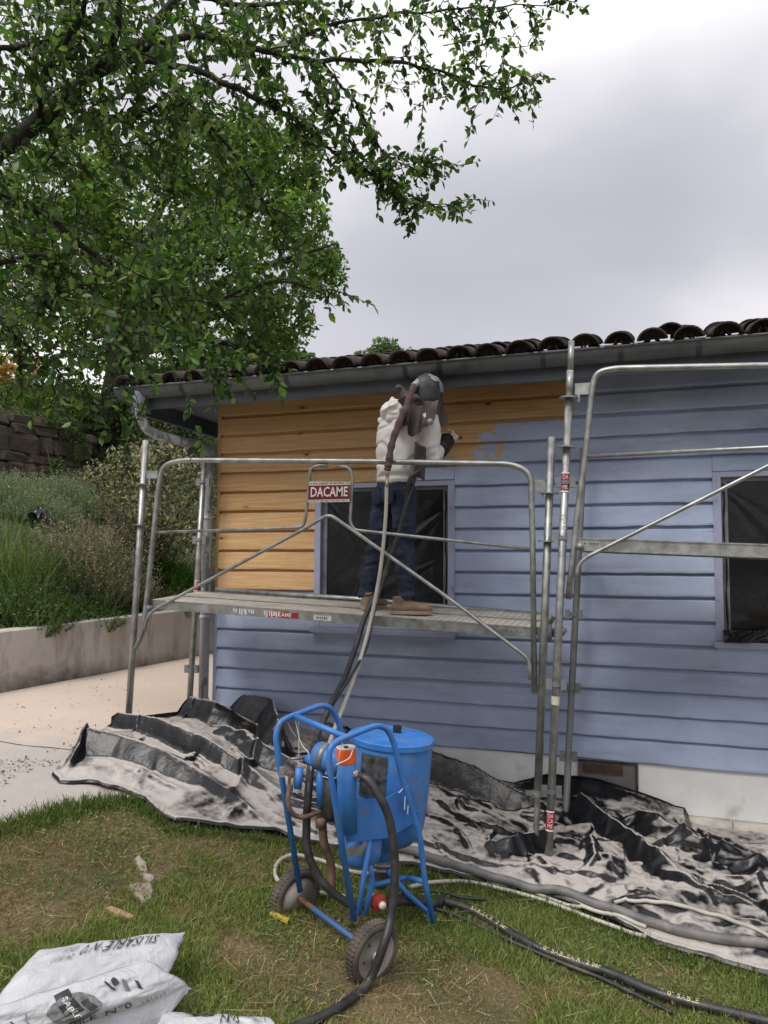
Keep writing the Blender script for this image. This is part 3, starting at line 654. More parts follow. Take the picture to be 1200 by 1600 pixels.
MB().tube(bend([Rd(901.5, 902), Rd(903, 885), q0, q1, q1+(q1-q0)*.42, q1+(q1-q0)*.42+V3(1.2, 0, -.6)], .06, 5), .0125, 10).build('brace', M['galv'], sc2, True)
f0, f1 = Rr(902, 841), Rr(1200, 851); ex2 = unit(f1-f0); L2 = 3.0
for i in range(2):
    ez2 = unit(np.cross(ex2, V3(0, 1, 0))); ey2 = np.cross(ez2, ex2); c0 = f0+ey2*(.01+i*.337)
    pk_ = MB().obox(c0+ex2*L2/2+ey2*.1625-ez2*.008, ex2*L2/2, ey2*.159, ez2*.008).build('platform', M['deck'], sc2, loc=c0+ex2*L2/2)
    m = MB()
    for yy in (0, .325):
        m.obox(c0+ex2*L2/2+ey2*yy-ez2*.034, ex2*(L2/2+.004), ey2*.003, ez2*.036); m.obox(c0+ex2*L2/2+ey2*(yy-.006)-ez2*.072, ex2*L2/2, ey2*.008, ez2*.003); m.obox(c0+ex2*L2/2+ey2*(yy-.003)+ez2*.0, ex2*L2/2, ey2*.007, ez2*.004)
    m.build('side_beam', M['galv'], pk_)
m = MB()
for u in (.02, .035, .06, .075, .09): m.lathe(f0+ey2*.010+ex2*u*1.3-ez2*.03-ey2*.0032, -ey2, [(0, .005), (.0015, .005)], 8)
m.build('holes', M['black_ink'], sc2, kind='stuff')
q = f0+ex2*.02-ez2*.05; MB().tube([q-ey2*.05, q+ey2*.85], .0215, 12).build('transom', M['galv_dull'], sc2, True)
for yy in (0, .78):
    q = f0+ex2*(L2-.04)+V3(.1, yy, 0); MB().tube([V3(q[0]-.05, q[1], gz(q[0], q[1])), q+V3(.0, 0, 1.25)], .0242, 12).build('standard', M['galv'], sc2, True)

# ------------------------------------------------------------------ painter on the deck
def voxel(mb, name, m, parent, vs, disp=None, smooth_it=2, **k):
    me = bpy.data.meshes.new('tmp'); me.from_pydata(np.vstack(mb.v).tolist(), [], mb.f); o = bpy.data.objects.new('tmp', me); COL.objects.link(o)
    md = o.modifiers.new('r', 'REMESH'); md.mode = 'VOXEL'; md.voxel_size = vs
    ms = o.modifiers.new('s', 'SMOOTH'); ms.iterations = smooth_it; ms.factor = .5
    dg = bpy.context.evaluated_depsgraph_get(); dg.update(); ev = bpy.data.meshes.new_from_object(o.evaluated_get(dg))
    nv = len(ev.vertices); v = np.zeros(nv*3, np.float32); ev.vertices.foreach_get('co', v); v = v.reshape(-1, 3).astype(float)
    nn_ = np.zeros(nv*3, np.float32); ev.vertex_normals.foreach_get('vector', nn_); nn_ = nn_.reshape(-1, 3)
    fs = [tuple(q.vertices) for q in ev.polygons]
    bpy.data.objects.remove(o); bpy.data.meshes.remove(me); bpy.data.meshes.remove(ev)
    if disp is not None: v = v+nn_*disp(v)[:, None]
    return obj(name, v, fs, m, parent, True, **k)
def ell(mb, c, r, rot=None, n=16, mrings=10):
    c = np.array(c); v = []; 
    for i in range(mrings+1):
        t = pi*i/mrings
        for j in range(n): 
            q = V3(r[0]*sin(t)*cos(2*pi*j/n), r[1]*sin(t)*sin(2*pi*j/n), r[2]*cos(t)); v.append(c+(rot@q if rot is not None else q))
    f = [(i*n+j, (i+1)*n+j, (i+1)*n+(j+1) % n, i*n+(j+1) % n) for i in range(mrings) for j in range(n)]
    mb.add(v, f)
def loft(mb, secs, n=20):
    """secs: (centre, half-width vector, half-depth vector)"""
    t = np.linspace(0, 2*pi, n, endpoint=False); v = np.vstack([np.array(c)+np.outer(np.cos(t), a)+np.outer(np.sin(t), b_) for c, a, b_ in secs])
    k = len(secs); f = [(i*n+j, i*n+(j+1) % n, (i+1)*n+(j+1) % n, (i+1)*n+j) for i in range(k-1) for j in range(n)]
    f += [tuple(range(n))[::-1], tuple(range((k-1)*n, k*n))]; mb.add(v, f)
zdeck = lambda P: fl[2]-((P[0]-fl[0])*ez[0]+(P[1]-fl[1])*ez[1])/ez[2]+.006
PY = -.72
Pp = lambda x, y, Y=PY: atY(x, y, Y)
rf = Pp(640, 957, -.80); lf = Pp(577, 952, -.70)
person = thing('person', 'person in cream hoodie, dark jeans and blasting hood standing on the scaffold deck', 'person', V3((rf[0]+lf[0])/2, -.75, zdeck(rf)))
side = unit(V3(.86, -.5, 0)); face = unit(V3(.5, .86, 0))      # body turned towards wall and right
hipc = Pp(617, 770); waist = Pp(618, 745); chest = Pp(624, 668); shc = Pp(640, 640); neck = Pp(652, 628); head = Pp(667, 612, PY+.02)
hipR, hipL = hipc+side*.088, hipc-side*.088
kneeR, kneeL = Pp(633, 853, PY-.03)+0*face, Pp(588, 852, PY+.02)
ankR, ankL = Pp(634, 935, -.80), Pp(573, 936, -.70)
shR, shL = Pp(668, 655, -.76), Pp(607, 653, -.66)
elR, haR = Pp(677, 713, -.74), Pp(697, 690, -.50)
elL, haL = Pp(640, 700, -.42), Pp(690, 696, -.42)
def hand(mb, w, d, curl, s=1.0):
    """a palm with four bent fingers of unequal length and a thumb"""
    d = unit(d); cu = unit(curl); ac = np.cross(d, cu)
    mb.add(*tube([w, w+d*.045*s, w+d*.085*s], [.026*s, .036*s, .034*s], 10, 2, True, .55))
    for i, ln in enumerate((.068, .078, .073, .058)):
        b_ = w+d*.078*s+ac*(i-1.5)*.019*s; p1 = b_+(d*.6+cu*.5)*ln*.45*s; p2 = p1+(cu*.9-d*.1)*ln*.4*s; p3 = p2+(-d*.7+cu*.3)*ln*.35*s
        mb.add(*tube([b_-d*.015, b_, p1, p2, p3], [.0105*s, .0105*s, .0098*s, .009*s, .0075*s], 8, 3))
    b_ = w+d*.03*s-ac*.03*s; mb.add(*tube([b_, b_-ac*.022*s+d*.022*s+cu*.01, b_-ac*.01*s+d*.05*s+cu*.035*s], [.014*s, .0125*s, .009*s], 8, 3))
M['skin'] = basic('skin', (.35, .2, .13), (.42, .25, .17), 20, .55)
mb = MB()
loft(mb, [(hipc-V3(0, 0, .05), side*.13, face*.10), (waist, side*.125, face*.09), (chest, side*.15, face*.105), (shc, side*.14, face*.08), (neck, side*.055, face*.055)])
for h_, k_, a_ in ((hipR, kneeR, ankR), (hipL, kneeL, ankL)):
    mb.tube([h_, lerp(h_, k_, .5), k_, lerp(k_, a_, .4), a_, a_-V3(0, 0, .045)], [.078, .068, .052, .05, .036, .036], 12, 2)
for s_, e_, h_ in ((shR, elR, haR), (shL, elL, haL)): mb.tube([lerp(s_, shc, .3), s_, e_, lerp(e_, h_, .95)], [.055, .05, .038, .027], 10, 2)
mb.tube([shc, neck, head-V3(0, 0, .05)], [.06, .052, .052], 12); ell(mb, head, (.075, .09, .108))
nz = .5*(face+V3(.3, 0, 0)); ell(mb, head+unit(nz)*.092-V3(0, 0, .01), (.014, .014, .02))
nozdir = unit(V3(.35, .9, .15))
gloves = MB(); hand(gloves, haR, unit(haR-elR)+.4*nozdir, unit(V3(-.6, .5, .3)), 1.5); hand(gloves, haL-unit(haL-elL)*.04, unit(haL-elL), unit(V3(.2, .3, .9)), 1.15)
hand(mb, haR, unit(haR-elR)+.4*nozdir, unit(V3(-.6, .5, .3)), 1.0); hand(mb, haL-unit(haL-elL)*.04, unit(haL-elL), unit(V3(.2, .3, .9)), .95)
voxel(mb, 'body', M['skin'], person, .009)
n = NT('dark_denim'); p = n.pos(); c = n.mix(n.ramp(n.noise(p, 9, 5, .6), .4, .68), (.012, .017, .034), (.034, .047, .086)); c = n.mix(n.ramp(n.noise(p, 16, 5, .7, stretch=(1, 1, 2)), .60, .8), c, (.075, .09, .14))
n.bump(n.noise(p, 240, 2), .3, .002); M['denim'] = n.done(Base_Color=c, Roughness=.9)
def wr(v):
    z = v[:, 2]-WLOC[person.name][2]; x = v[:, 0]+v[:, 1]*.5
    k1 = np.exp(-((z-.42)/.16)**2)+1.2*np.exp(-((z-.10)/.10)**2)+.35
    r_ = 1-np.abs(2*vnoise(x*7+z*3, z*26-x*6, 41)-1); r2_ = 1-np.abs(2*vnoise(x*12, z*45+x*9, 43)-1)
    return k1*(.020*(r_-.5)+.009*(r2_-.5))
mb = MB()
loft(mb, [(hipc-V3(0, 0, .075), side*.15, face*.115), (hipc+V3(0, 0, .0), side*.158, face*.118), (waist+V3(0, 0, .03), side*.142, face*.105)])
for h_, k_, a_ in ((hipR, kneeR, ankR), (hipL, kneeL, ankL)):
    mb.tube([h_-V3(0, 0, -.02), lerp(h_, k_, .35), lerp(h_, k_, .7), k_, lerp(k_, a_, .4), lerp(k_, a_, .8), a_+V3(0, 0, .0)], [.094, .088, .078, .069, .067, .059, .057], 16, 2)
jeans = voxel(mb, 'jeans', M['denim'], person, .009, wr)
m = MB()   # back pockets and leg seams
for s_ in (1, -1):
    c_ = hipc+side*.07*s_-face*.121-V3(0, 0, .02); m.add([c_+side*.05+V3(0, 0, .055), c_-side*.05+V3(0, 0, .055), c_-side*.045-V3(0, 0, .05)+face*.004, c_-V3(0, 0, .07)+face*.008, c_+side*.045-V3(0, 0, .05)+face*.004], [(0, 1, 2, 3, 4)])
m.build('pocket', M['denim'], jeans)
M['cream'] = basic('cream_fleece', (.68, .645, .62), (.76, .73, .70), 7, .95, 0, .3, 160, dirt=(.52, .48, .45), dirt_amt=(.62, .88), dscale=5)
def wr2(v):
    z = v[:, 2]; x = v[:, 0]+.4*v[:, 1]
    r_ = 1-np.abs(2*vnoise(x*6-z*5, z*11+x*4, 51)-1); r2_ = fbm(x*9, z*9, 53)-.5
    r3_ = np.clip(1-np.abs(2*fbm(x*4.5+z*2.5, z*6.5-x*3, 55, 2)-1)*5, 0, 1); return .010*(r_-.55)*np.clip((2.75-z)*3+.5, .45, 1.2)-.012*r3_+.006*r2_
mb = MB()
hem = Pp(620, 753)
loft(mb, [(hem-V3(0, 0, .02), side*.152, face*.112), (hem+V3(0, 0, .012), side*.168, face*.128), (hem+V3(0, 0, .028), side*.155, face*.118), (hem+V3(0, 0, .06), side*.178, face*.14), (lerp(hem, chest, .45), side*.185, face*.14),
          (chest, side*.192, face*.142), (lerp(chest, shc, .6), side*.18, face*.13), (shc, side*.14, face*.10), (neck, side*.085, face*.08)], 26)
for s_, e_, h_ in ((shR, elR, haR), (shL, elL, haL)):
    mb.tube([lerp(s_, shc, .35)-V3(0, 0, .02), s_-V3(0, 0, .01), lerp(s_, e_, .5), e_, lerp(e_, h_, .45), lerp(e_, h_, .75)], [.088, .084, .073, .062, .055, .044], 14, 2)
ring = [shc-V3(0, 0, -.005)+side*.115*cos(t)+face*(.10*sin(t))-V3(0, 0, .015)*sin(t) for t in np.linspace(0, 2*pi, 20)]
voxel(mb, 'hoodie', M['cream'], person, .009, wr2)
mb = MB(); hb = Pp(606, 640, -.80)     # the hood lying bunched on the left shoulder
loft(mb, [(hb+V3(-.045, .06, -.015), V3(.0, .03, 0), V3(0, 0, .03)), (hb+V3(-.02, .0, .0), V3(0, .06, .01), V3(.01, 0, .055)), (hb+V3(.04, -.01, -.005), V3(0, .065, .01), V3(0, 0, .075)), (hb+V3(.12, .0, .0), V3(0, .07, .01), V3(0, 0, .08)), (hb+V3(.20, .03, .01), V3(0, .05, .01), V3(0, 0, .05))], 18); loft(mb, [(hb+V3(-.025, .02, -.07), V3(0, .03, 0), V3(0, 0, .022)), (hb+V3(.02, -.02, -.062), V3(0, .05, 0), V3(0, 0, .036)), (hb+V3(.10, -.01, -.05), V3(0, .05, 0), V3(0, 0, .035))], 14)
def wr3(v):
    x, y, z = v.T; r_ = 1-np.abs(2*vnoise(x*9+z*7, z*16-x*8+y*5, 57)-1); r2_ = 1-np.abs(2*vnoise(x*17-z*9, z*21+y*12, 58)-1); return .040*(r_-.6)+.016*(r2_-.6)
voxel(mb, 'hood', M['cream'], person, .008, wr3, 1)
# gauntlet, gloves, apron
M['leather'] = basic('black_leather_cuff', (.014, .012, .012), (.035, .03, .03), 14, .6, 0, .3)
M['glove'] = basic('pale_work_glove', (.55, .46, .30), (.66, .62, .52), 16, .8, 0, .2, 80)
MB().tube([lerp(elR, haR, .38), lerp(elR, haR, .7), haR+unit(haR-elR)*.015], [.066, .066, .060], 14, 2).build('glove_cuff', M['leather'], person, True)
voxel(gloves, 'glove', M['glove'], person, .006, smooth_it=1)
M['cloth_brown'] = basic('brown_canvas', (.055, .043, .043), (.115, .09, .086), 8, .9, 0, .35, 120, dirt=(.2, .155, .14), dirt_amt=(.58, .8), dscale=6)
M['taupe'] = basic('taupe_canvas', (.06, .05, .045), (.11, .09, .08), 8, .9, 0, .3, 90)
aq = [Pp(648, 690, -.90), Pp(666, 700, -.80), Pp(664, 752, -.80), Pp(646, 742, -.90)]
nu, nv = 18, 26; u, v_ = np.meshgrid(np.linspace(0, 1, nu), np.linspace(0, 1, nv), indexing='ij')
g4 = lambda q, u, v: (q[0]*((1-u)*(1-v))[..., None]+q[1]*(u*(1-v))[..., None]+q[2]*(u*v)[..., None]+q[3]*((1-u)*v)[..., None])
gv_ = g4(aq, u, v_)+(.012*np.sin(u*9+v_*2))[..., None]*unit(V3(.4, -.9, 0)); obj('apron', gv_.reshape(-1, 3), grid_faces(nu, nv), M['taupe'], person, True)
# shoes
M['suede'] = basic('tan_suede', (.22, .14, .09), (.34, .23, .15), 18, .85, 0, .3, 90); M['sole'] = basic('pale_rubber_sole', (.28, .24, .19), (.38, .33, .27), 20, .8)
for an, d_ in ((rf, unit(V3(.93, .25, 0))), (lf, unit(V3(.25, .95, 0)))):
    o_ = np.cross(V3(0, 0, 1), d_); b0_ = V3(an[0], an[1], zdeck(an)); hl = b0_-d_*.07 if an is rf else b0_-d_*.07
    if an is rf: hl = b0_-d_*.12
    mb = MB(); loft(mb, [(hl+V3(0, 0, .05), o_*.034, V3(0, 0, .035)), (hl+d_*.03+V3(0, 0, .062), o_*.042, V3(0, 0, .048)), (hl+d_*.10+V3(0, 0, .06), o_*.045, V3(0, 0, .046)), (hl+d_*.18+V3(0, 0, .047), o_*.05, V3(0, 0, .032)), (hl+d_*.25+V3(0, 0, .042), o_*.045, V3(0, 0, .026)), (hl+d_*.275+V3(0, 0, .038), o_*.02, V3(0, 0, .014))], 16)
    mb.tube([hl+d_*.055+V3(0, 0, .08), hl+d_*.05+V3(0, 0, .125)], [.046, .05], 14)
    sh = voxel(mb, 'shoe', M['suede'], person, .007)
    k = 18; t = np.linspace(0, 2*pi, k, endpoint=False); pl = [hl+d_*(.13+.148*cos(q))+o_*(.046+.008*cos(q))*sin(q) for q in t]
    MB().prism([q+V3(0, 0, .001) for q in pl], (0, 0, .024)).build('sole', M['sole'], sh)
# blasting hood: dome, tape patches, skirt of brown canvas, air inlet
n = NT('blasting_hood_shell'); p = n.pos(); c = n.mix(n.ramp(n.noise(p, 9, 5, .65), .45, .62), (.022, .024, .027), (.06, .063, .068)); n.bump(n.noise(p, 26, 4), .5, .006); M['helm'] = n.done(Base_Color=c, Roughness=.5)
M['tape'] = basic('silver_tape', (.30, .33, .34), (.45, .48, .48), 18, .35, .25, .5, 40)
hx = unit(V3(.75, .66, 0)); hy = np.cross(V3(0, 0, 1), hx); Rh = np.stack([hx, hy, V3(0, 0, 1)], 1)
hc = Pp(668, 613, -.70)
mb = MB(); tt = np.linspace(0, 1, 12); loft(mb, [(hc+V3(0, 0, z_), hx*(.112*w_), hy*(.10*w_)) for z_, w_ in ((-.12, .93), (-.06, 1.0), (0, 1.02), (.05, .97), (.085, .84), (.112, .60), (.124, .34), (.128, .12))], 22)
hel = mb.build('helmet', M['helm'], person, True)
mb = MB()
for az, zz, w_, h_ in ((-.35, .085, .42, .050), (.05, .025, .42, .070), (-.75, .112, .3, .018)):
    v = []
    for b_ in (-1, 0, 1):
        for a_ in (-1, -.3, .4, 1):
            z_ = min(.122, zz+b_*h_*.5+.010*a_*random.uniform(-1, 1)); rr = np.interp(z_, [-.12, -.06, 0, .05, .085, .112, .124], [.93, 1, 1.02, .97, .84, .60, .34])+.03; t = az-.85+a_*w_+random.uniform(-.12, .12); v.append(hc+V3(0, 0, z_)+hx*.112*rr*cos(t)+hy*.10*rr*sin(t))
    mb.add(v, [(i*4+j, i*4+j+1, (i+1)*4+j+1, (i+1)*4+j) for i in range(2) for j in range(3)])
mb.build('tape_patch', M['tape'], hel, True)
v = []
for z_ in (-.03, .05):
    for t in np.linspace(-.5, .5, 8)+.45: v.append(hc+V3(0, 0, z_)+hx*.117*cos(t)+hy*.105*sin(t))
obj('visor', v, [(i, i+1, 9+i, 8+i) for i in range(7)], M['film'], hel)
nth, nvv = 72, 16; v = []
low = {}
ct = Pp(652, 648, -.74)
for i in range(nth):
    t = 2*pi*i/nth; top_ = hc+V3(0, 0, -.085)+hx*.112*cos(t)+hy*.104*sin(t)
    dr = hx*cos(t)+hy*sin(t); bk = max(0, -(dr@unit(V3(.3, .95, 0))))    # towards the camera
    lf_ = max(0, -(dr@RT)); rt_ = max(0, dr@RT)
    bot = ct+dr*(.145+.03*rt_)+V3(0, 0, -.055*rt_-.02*lf_)+V3(0, 0, -.115*bk)+V3(.0, 0, .05*lf_*(1-bk))
    for j in range(nvv):
        w_ = j/(nvv-1); q = lerp(top_, bot, w_)+V3(0, 0, .055*sin(pi*w_)*(1-.5*w_))
        q = q+dr*(.058*sin(t*5+.8+2.2*w_)+.028*sin(t*11+2+3*w_))*w_**1.2*(.6+.7*bk)+V3(0, 0, (.034*sin(t*5+1.2)+.012*sin(t*13))*w_); v.append(q)
f = [(i*nvv+j, ((i+1) % nth)*nvv+j, ((i+1) % nth)*nvv+j+1, i*nvv+j+1) for i in range(nth) for j in range(nvv-1)]
obj('cape', v, f, M['cloth_brown'], person, True)
# second layer: a flap hanging down the back and a bunched fold at the nape
aq = [Pp(634, 632, -.93), Pp(662, 634, -.95), Pp(658, 675, -.95), Pp(637, 682, -.94)]
g_ = g4(aq, u, v_)+(.030*np.sin(u*8+v_*2.5+.5)*(.3+v_))[..., None]*unit(V3(.3, -.95, 0))+(.018*np.sin(u*5+2)*v_)[..., None]*V3(0, 0, 1)
obj('cape_flap', g_.reshape(-1, 3), grid_faces(nu, nv), M['cloth_brown'], person, True)
mb = MB(); ell(mb, Pp(627, 608, -.80), (.030, .05, .022)); ell(mb, Pp(634, 615, -.80), (.065, .05, .035)); ell(mb, Pp(640, 628, -.83), (.075, .06, .055)); ell(mb, Pp(641, 645, -.83), (.065, .055, .06)); voxel(mb, 'collar_fold', M['cloth_brown'], person, .008, wr3, 1)
MB().lathe(Pp(672, 660, -.93), unit(V3(.3, -.9, .2)), [(0, .022), (.02, .022), (.03, .012)], 10).build('valve', M['gunmetal'], person, True)
# nozzle held in the hands
nz0 = haR+unit(haR-elR)*.07
noz = MB().tube([nz0-nozdir*.12, nz0+nozdir*.02], [.024, .024], 12).tube([nz0+nozdir*.02, nz0+nozdir*.16], [.017, .011], 12).build('blast_nozzle', M['rust'], None, True)
tag(noz, 'short rusty blasting nozzle held in the pale gloved hand', 'nozzle')
# ------------------------------------------------------------------ blasting machine
hR = atZ(574, 1483, .13)
hL = min((atD(466, 1402, d) for d in np.arange(3.0, 4.2, .004)), key=lambda q: abs(np.linalg.norm(q-hR)-.5))
ax = unit((hL-hR)*V3(1, 1, 0)); bk = V3(ax[1], -ax[0], 0); bk = bk if bk[1] > 0 else -bk      # axle (to the left wheel) and backwards
axd = unit(hL-hR)
pR, pL, pC = hR+axd*.075, hL-axd*.07, (hR+hL)/2
PR = lambda x, y: atPl(x, y, pR, ax)
PL = lambda x, y: atPl(x, y, pL, ax)
PC = lambda x, y, o_=0.0: atPl(x, y, pC+ax*o_, ax)
mach = thing('sandblaster', 'blue wheeled sandblasting pot with tubular frame standing on the lawn', 'sandblaster', V3(-1.25, -2.35, .02))
rt = .0135
MB().tube(bend([PR(553, 1438), PR(514, 1195), PR(515, 1168), PR(528, 1157), PR(588, 1133), PR(604, 1137), PR(614, 1156), PR(631, 1226), PR(656, 1305), PR(664, 1378), PR(677, 1441)], .035, 5), rt, 12).build('frame_tube', M['blue'], mach, True)
ftL = V3(-1.19, -1.98, 0); ftL[2] = gz(ftL[0], ftL[1])+.03
MB().tube(bend([PL(469, 1393), PL(430, 1150), PL(437, 1128), PL(450, 1121), PL(503, 1101), PL(519, 1107), PL(529, 1128), PL(540, 1170), PL(540, 1170)*.45+ftL*.55+V3(0, 0, .02), ftL], .045, 5), rt, 12).build('frame_tube', M['blue'], mach, True)
MB().tube([PL(459, 1118), PR(541, 1152)], rt, 12).build('handle', M['blue'], mach, True)
# lower cross pieces
fR = PR(664, 1378)
MB().tube(bend([fR, lerp(fR, ftL+V3(0, 0, .25), .35)+V3(-.06, 0, -.05), PC(584, 1383, -.05)], .04, 5), .0125, 10).build('cross_tube', M['blue'], mach, True)
MB().tube(bend([PR(675, 1438), PR(677, 1441)+V3(-.05, .10, -.005), PR(648, 1413)+ax*.10+bk*.05, PR(640, 1375)+ax*.15], .03, 5), .012, 10).build('foot_tube', M['blue'], mach, True)
MB().tube([PC(577, 1312, -.12), PC(560, 1430, -.12)], .0125, 10).tube(bend([PC(578, 1352, -.1), PC(582, 1375, -.1), PC(571, 1430, -.1)], .03, 4), .0125, 10).build('strut', M['blue'], mach, True)
MB().tube([hL+axd*.03, hR-axd*.03], .0125, 12).build('axle', basic('rusty_blue_axle', (.17, .10, .06), (.05, .12, .30), 4, .6, .1, .2, 50, lo=.48, hi=.56), mach, True)
def wheel(c, outward):
    T = MB(); T.lathe(c, outward, [(-.026, .090), (-.030, .097), (-.031, .112), (-.024, .124), (-.010, .129), (.010, .129), (.024, .124), (.031, .112), (.030, .097), (.026, .090), (-.026, .090)], 40, False)
    for k in range(44):
        t = 2*pi*k/44; a_ = unit(np.cross(outward, V3(0, 0, 1))); b_ = np.cross(outward, a_); r_ = a_*cos(t)+b_*sin(t)
        for s_ in (-1, 1): T.obox(c+r_*.128+outward*.012*s_, r_*.003, np.cross(outward, r_)*(.005), outward*.009)
    w = T.build('wheel', M['tyre'], mach, True, loc=c)
    MB().lathe(c, outward, [(-.026, .093), (-.010, .088), (.012, .088), (.024, .092), (.027, .097), (.030, .096), (.026, .088), (.017, .078), (.013, .060), (.016, .040), (.022, .030), (.024, .02)], 32).build('rim', M['rim'], w, True)
    h_ = MB(); h_.lathe(c, outward, [(.015, .026), (.045, .025), (.046, .014), (.052, .014), (.054, .008), (.066, .008), (.068, .004)], 18); h_.build('hub', M['gunmetal'], w, True)
    nb = MB()
    for k in range(5):
        t = 2*pi*k/5+.3; a_ = unit(np.cross(outward, V3(0, 0, 1))); b_ = np.cross(outward, a_); nb.lathe(c+(a_*cos(t)+b_*sin(t))*.058+outward*.013, outward, [(0, .006), (.006, .006)], 6)
    nb.build('rim_bolt', M['rust'], w)
wheel(hR-axd*.03, -axd); wheel(hL+axd*.02, axd)
# tank
tc_ = atD(612, 1150, ((PC(612, 1150, 0)-CAM)@FW)+.10)
tilt = unit(RT*.075+V3(0, 0, 1)-FW*V3(1, 1, 0)*.02)
ztop = tc_
dz = .52; rT = 66/F_PX*((tc_-CAM)@FW)
tk = MB().lathe(ztop, -tilt, [(.012, rT*.97), (.02, rT*.975), (.25, rT*.975), (.41, rT*.93), (.46, rT*.87), (.50, rT*.70), (.53, rT*.42), (.56, rT*.27), (.60, rT*.26)], 44).build('tank', M['tank'], mach, True)
MB().lathe(ztop, -tilt, [(-.010, rT*.05), (-.009, rT*.5), (-.004, rT*.98), (.0, rT*1.015), (.025, rT*1.02), (.026, rT*.98)], 48).build('lid', M['blue'], tk, False)
q = ztop+tilt*.02+V3(.01, .04, 0)
MB().obox(q, RT*.018, FW*.008, tilt*.026).obox(q+RT*.012+tilt*.006, RT*.013, FW*.006, tilt*.018).build('lid_handle', M['black_metal'], tk)
MB().lathe(ztop-tilt*.55, -tilt, [(0, .055), (.05, .055), (.052, .085), (.064, .085), (.066, .05), (.075, .05), (.077, .085), (.089, .085), (.091, .055), (.16, .052), (.19, .03)], 24).build('outlet_flange', M['gunmetal'], mach, True)
m = MB()
for k in range(8):
    t = 2*pi*k/8; m.lathe(ztop-tilt*(.595)+unit(np.cross(tilt, V3(0, 1, 0)))*.074*cos(t)+unit(np.cross(tilt, V3(1, 0, 0)))*.074*sin(t), -tilt, [(0, .007), (.055, .007)], 6)
m.build('flange_bolts', M['galv_dull'], mach, kind='stuff')
# dark mesh patch and tank fittings on the camera side
sd_ = lambda a_, h_, e_=.003: ztop-tilt*h_+(rT*.985+e_)*(unit(RT-tilt*(RT@tilt))*sin(a_)-unit(FW-tilt*(FW@tilt))*cos(a_))
v = [sd_(a_, h_, .0035+.003*random.random()) for h_ in np.linspace(.05, .25, 7) for a_ in np.linspace(-.72, -.08, 9)]
obj('tape_patch', v, [(i*9+j, i*9+j+1, (i+1)*9+j+1, (i+1)*9+j) for i in range(6) for j in range(8)], basic('sooty_patch', (.03, .032, .035), (.12, .125, .13), 25, .5, .2, .6, 60), tk, False)
m = MB(); m.obox(sd_(.63, .33, .006), RT*.028, FW*.004, tilt*.028); m.lathe(sd_(.63, .32, .008), -FW, [(0, .012), (.02, .012)], 10); m.build('bracket', M['blue'], tk)
# front column with the orange cap, cylinders, panel
PFp = pR+ax*.045
PF = lambda x, y, o_=0: atPl(x, y, PFp+ax*o_, ax)
fc = PF(541, 1190); fb_ = PF(543, 1300); fu = unit(fc-fb_); rc = 15.5/F_PX*((fc-CAM)@FW)
MB().lathe(fb_, fu, [(0, rc), (np.linalg.norm(fc-fb_), rc), (np.linalg.norm(fc-fb_)+.004, rc*.9)], 24).build('filter_column', M['blue'], mach, True)
cap_ = MB().lathe(fc, fu, [(-.004, rc*1.0), (0, rc*1.06), (.058, rc*1.0), (.06, rc*.98), (.06, rc*.80), (.04, rc*.78), (.04, .001)], 24).build('orange_cap', M['orange'], mach, False)
MB().lathe(fc+fu*.0605, fu, [(0, rc*.99), (.004, rc*.99), (.004, rc*.82), (0, rc*.82), (-.02, rc*.8)], 24).build('cap_rim', M['white_pl'], cap_)
MB().lathe(fc+fu*.035, fu, [(0, rc*.3), (.03, rc*.25), (.034, .001)], 10).build('cap_screw', M['black_metal'], cap_)
mc0, mc1 = PC(492, 1176, .02), PC(535, 1192, -.10); md_ = unit(mc1-mc0)
MB().lathe(mc0, md_, [(-.004, .02), (0, .046), (.014, .052), (.016, .056), (.13, .056), (.15, .045)], 26).build('air_cylinder', M['tank'], mach, True)
MB().lathe(mc0+md_*.03, md_, [(0, .058), (.015, .0585), (.03, .058)], 26).build('cylinder_band', M['galv_dull'], mach, True)
MB().lathe(PC(478, 1184, .05), md_, [(0, .016), (.03, .026), (.07, .026), (.072, .016)], 16).build('valve_body', M['blue'], mach, True)
MB().tube([PC(455, 1186, .06), PC(478, 1184, .05)], .007, 8).build('valve_stem', M['galv_dull'], mach, True)
MB().tube([PC(501, 1200, .0), PC(501, 1258, .0)], .020, 14).build('riser_pipe', M['blue'], mach, True)
MB().tube([PC(505, 1274, .02), PC(536, 1282, -.06)], .021, 14).build('cross_pipe', M['blue'], mach, True)
MB().lathe(PC(491, 1218, -.02)+bk*.10, (0, 0, -1), [(0, .03), (.01, .05), (.17, .05), (.19, .035)], 20).build('hose_shade_body', M['black_metal'], mach, True)  # black cylinder added to stand in for the shadow among the hoses
MB().tube([PC(468, 1200, .05), PC(465, 1232, .05)], [.018, .018], 12).build('side_cylinder', M['blue'], mach, True)
MB().obox(PC(441, 1206, .07), RT*.012, FW*.012, V3(0, 0, .02)).build('junction_box', M['gunmetal'], mach)
vs_ = MB().lathe(PC(557, 1298, -.02)+bk*.03, -tilt, [(0, .10), (.10, .10), (.13, .094), (.15, .07), (.16, .03)], 28).build('lower_pot', M['tank'], mach, True)
off_ = .015
pts = [PF(533, 1249, off_), PF(556, 1247, off_), PF(598, 1246, off_), PF(632, 1228, off_), PF(641, 1236, off_), PF(645, 1282, off_), PF(616, 1300, off_), PF(606, 1307, off_), PF(577, 1310, off_), PF(538, 1315, off_)]
pan = MB().prism([q-ax*.02 for q in pts], ax*.006).build('front_panel', M['blue'], mach)
m = MB()
for x_, y_ in ((532+7, 1254), (541, 1300), (636, 1238), (608, 1298)): m.lathe(PF(x_, y_, off_-.021), -ax, [(0, .006), (.004, .005)], 8)
m.build('panel_bolt', M['galv_dull'], pan)
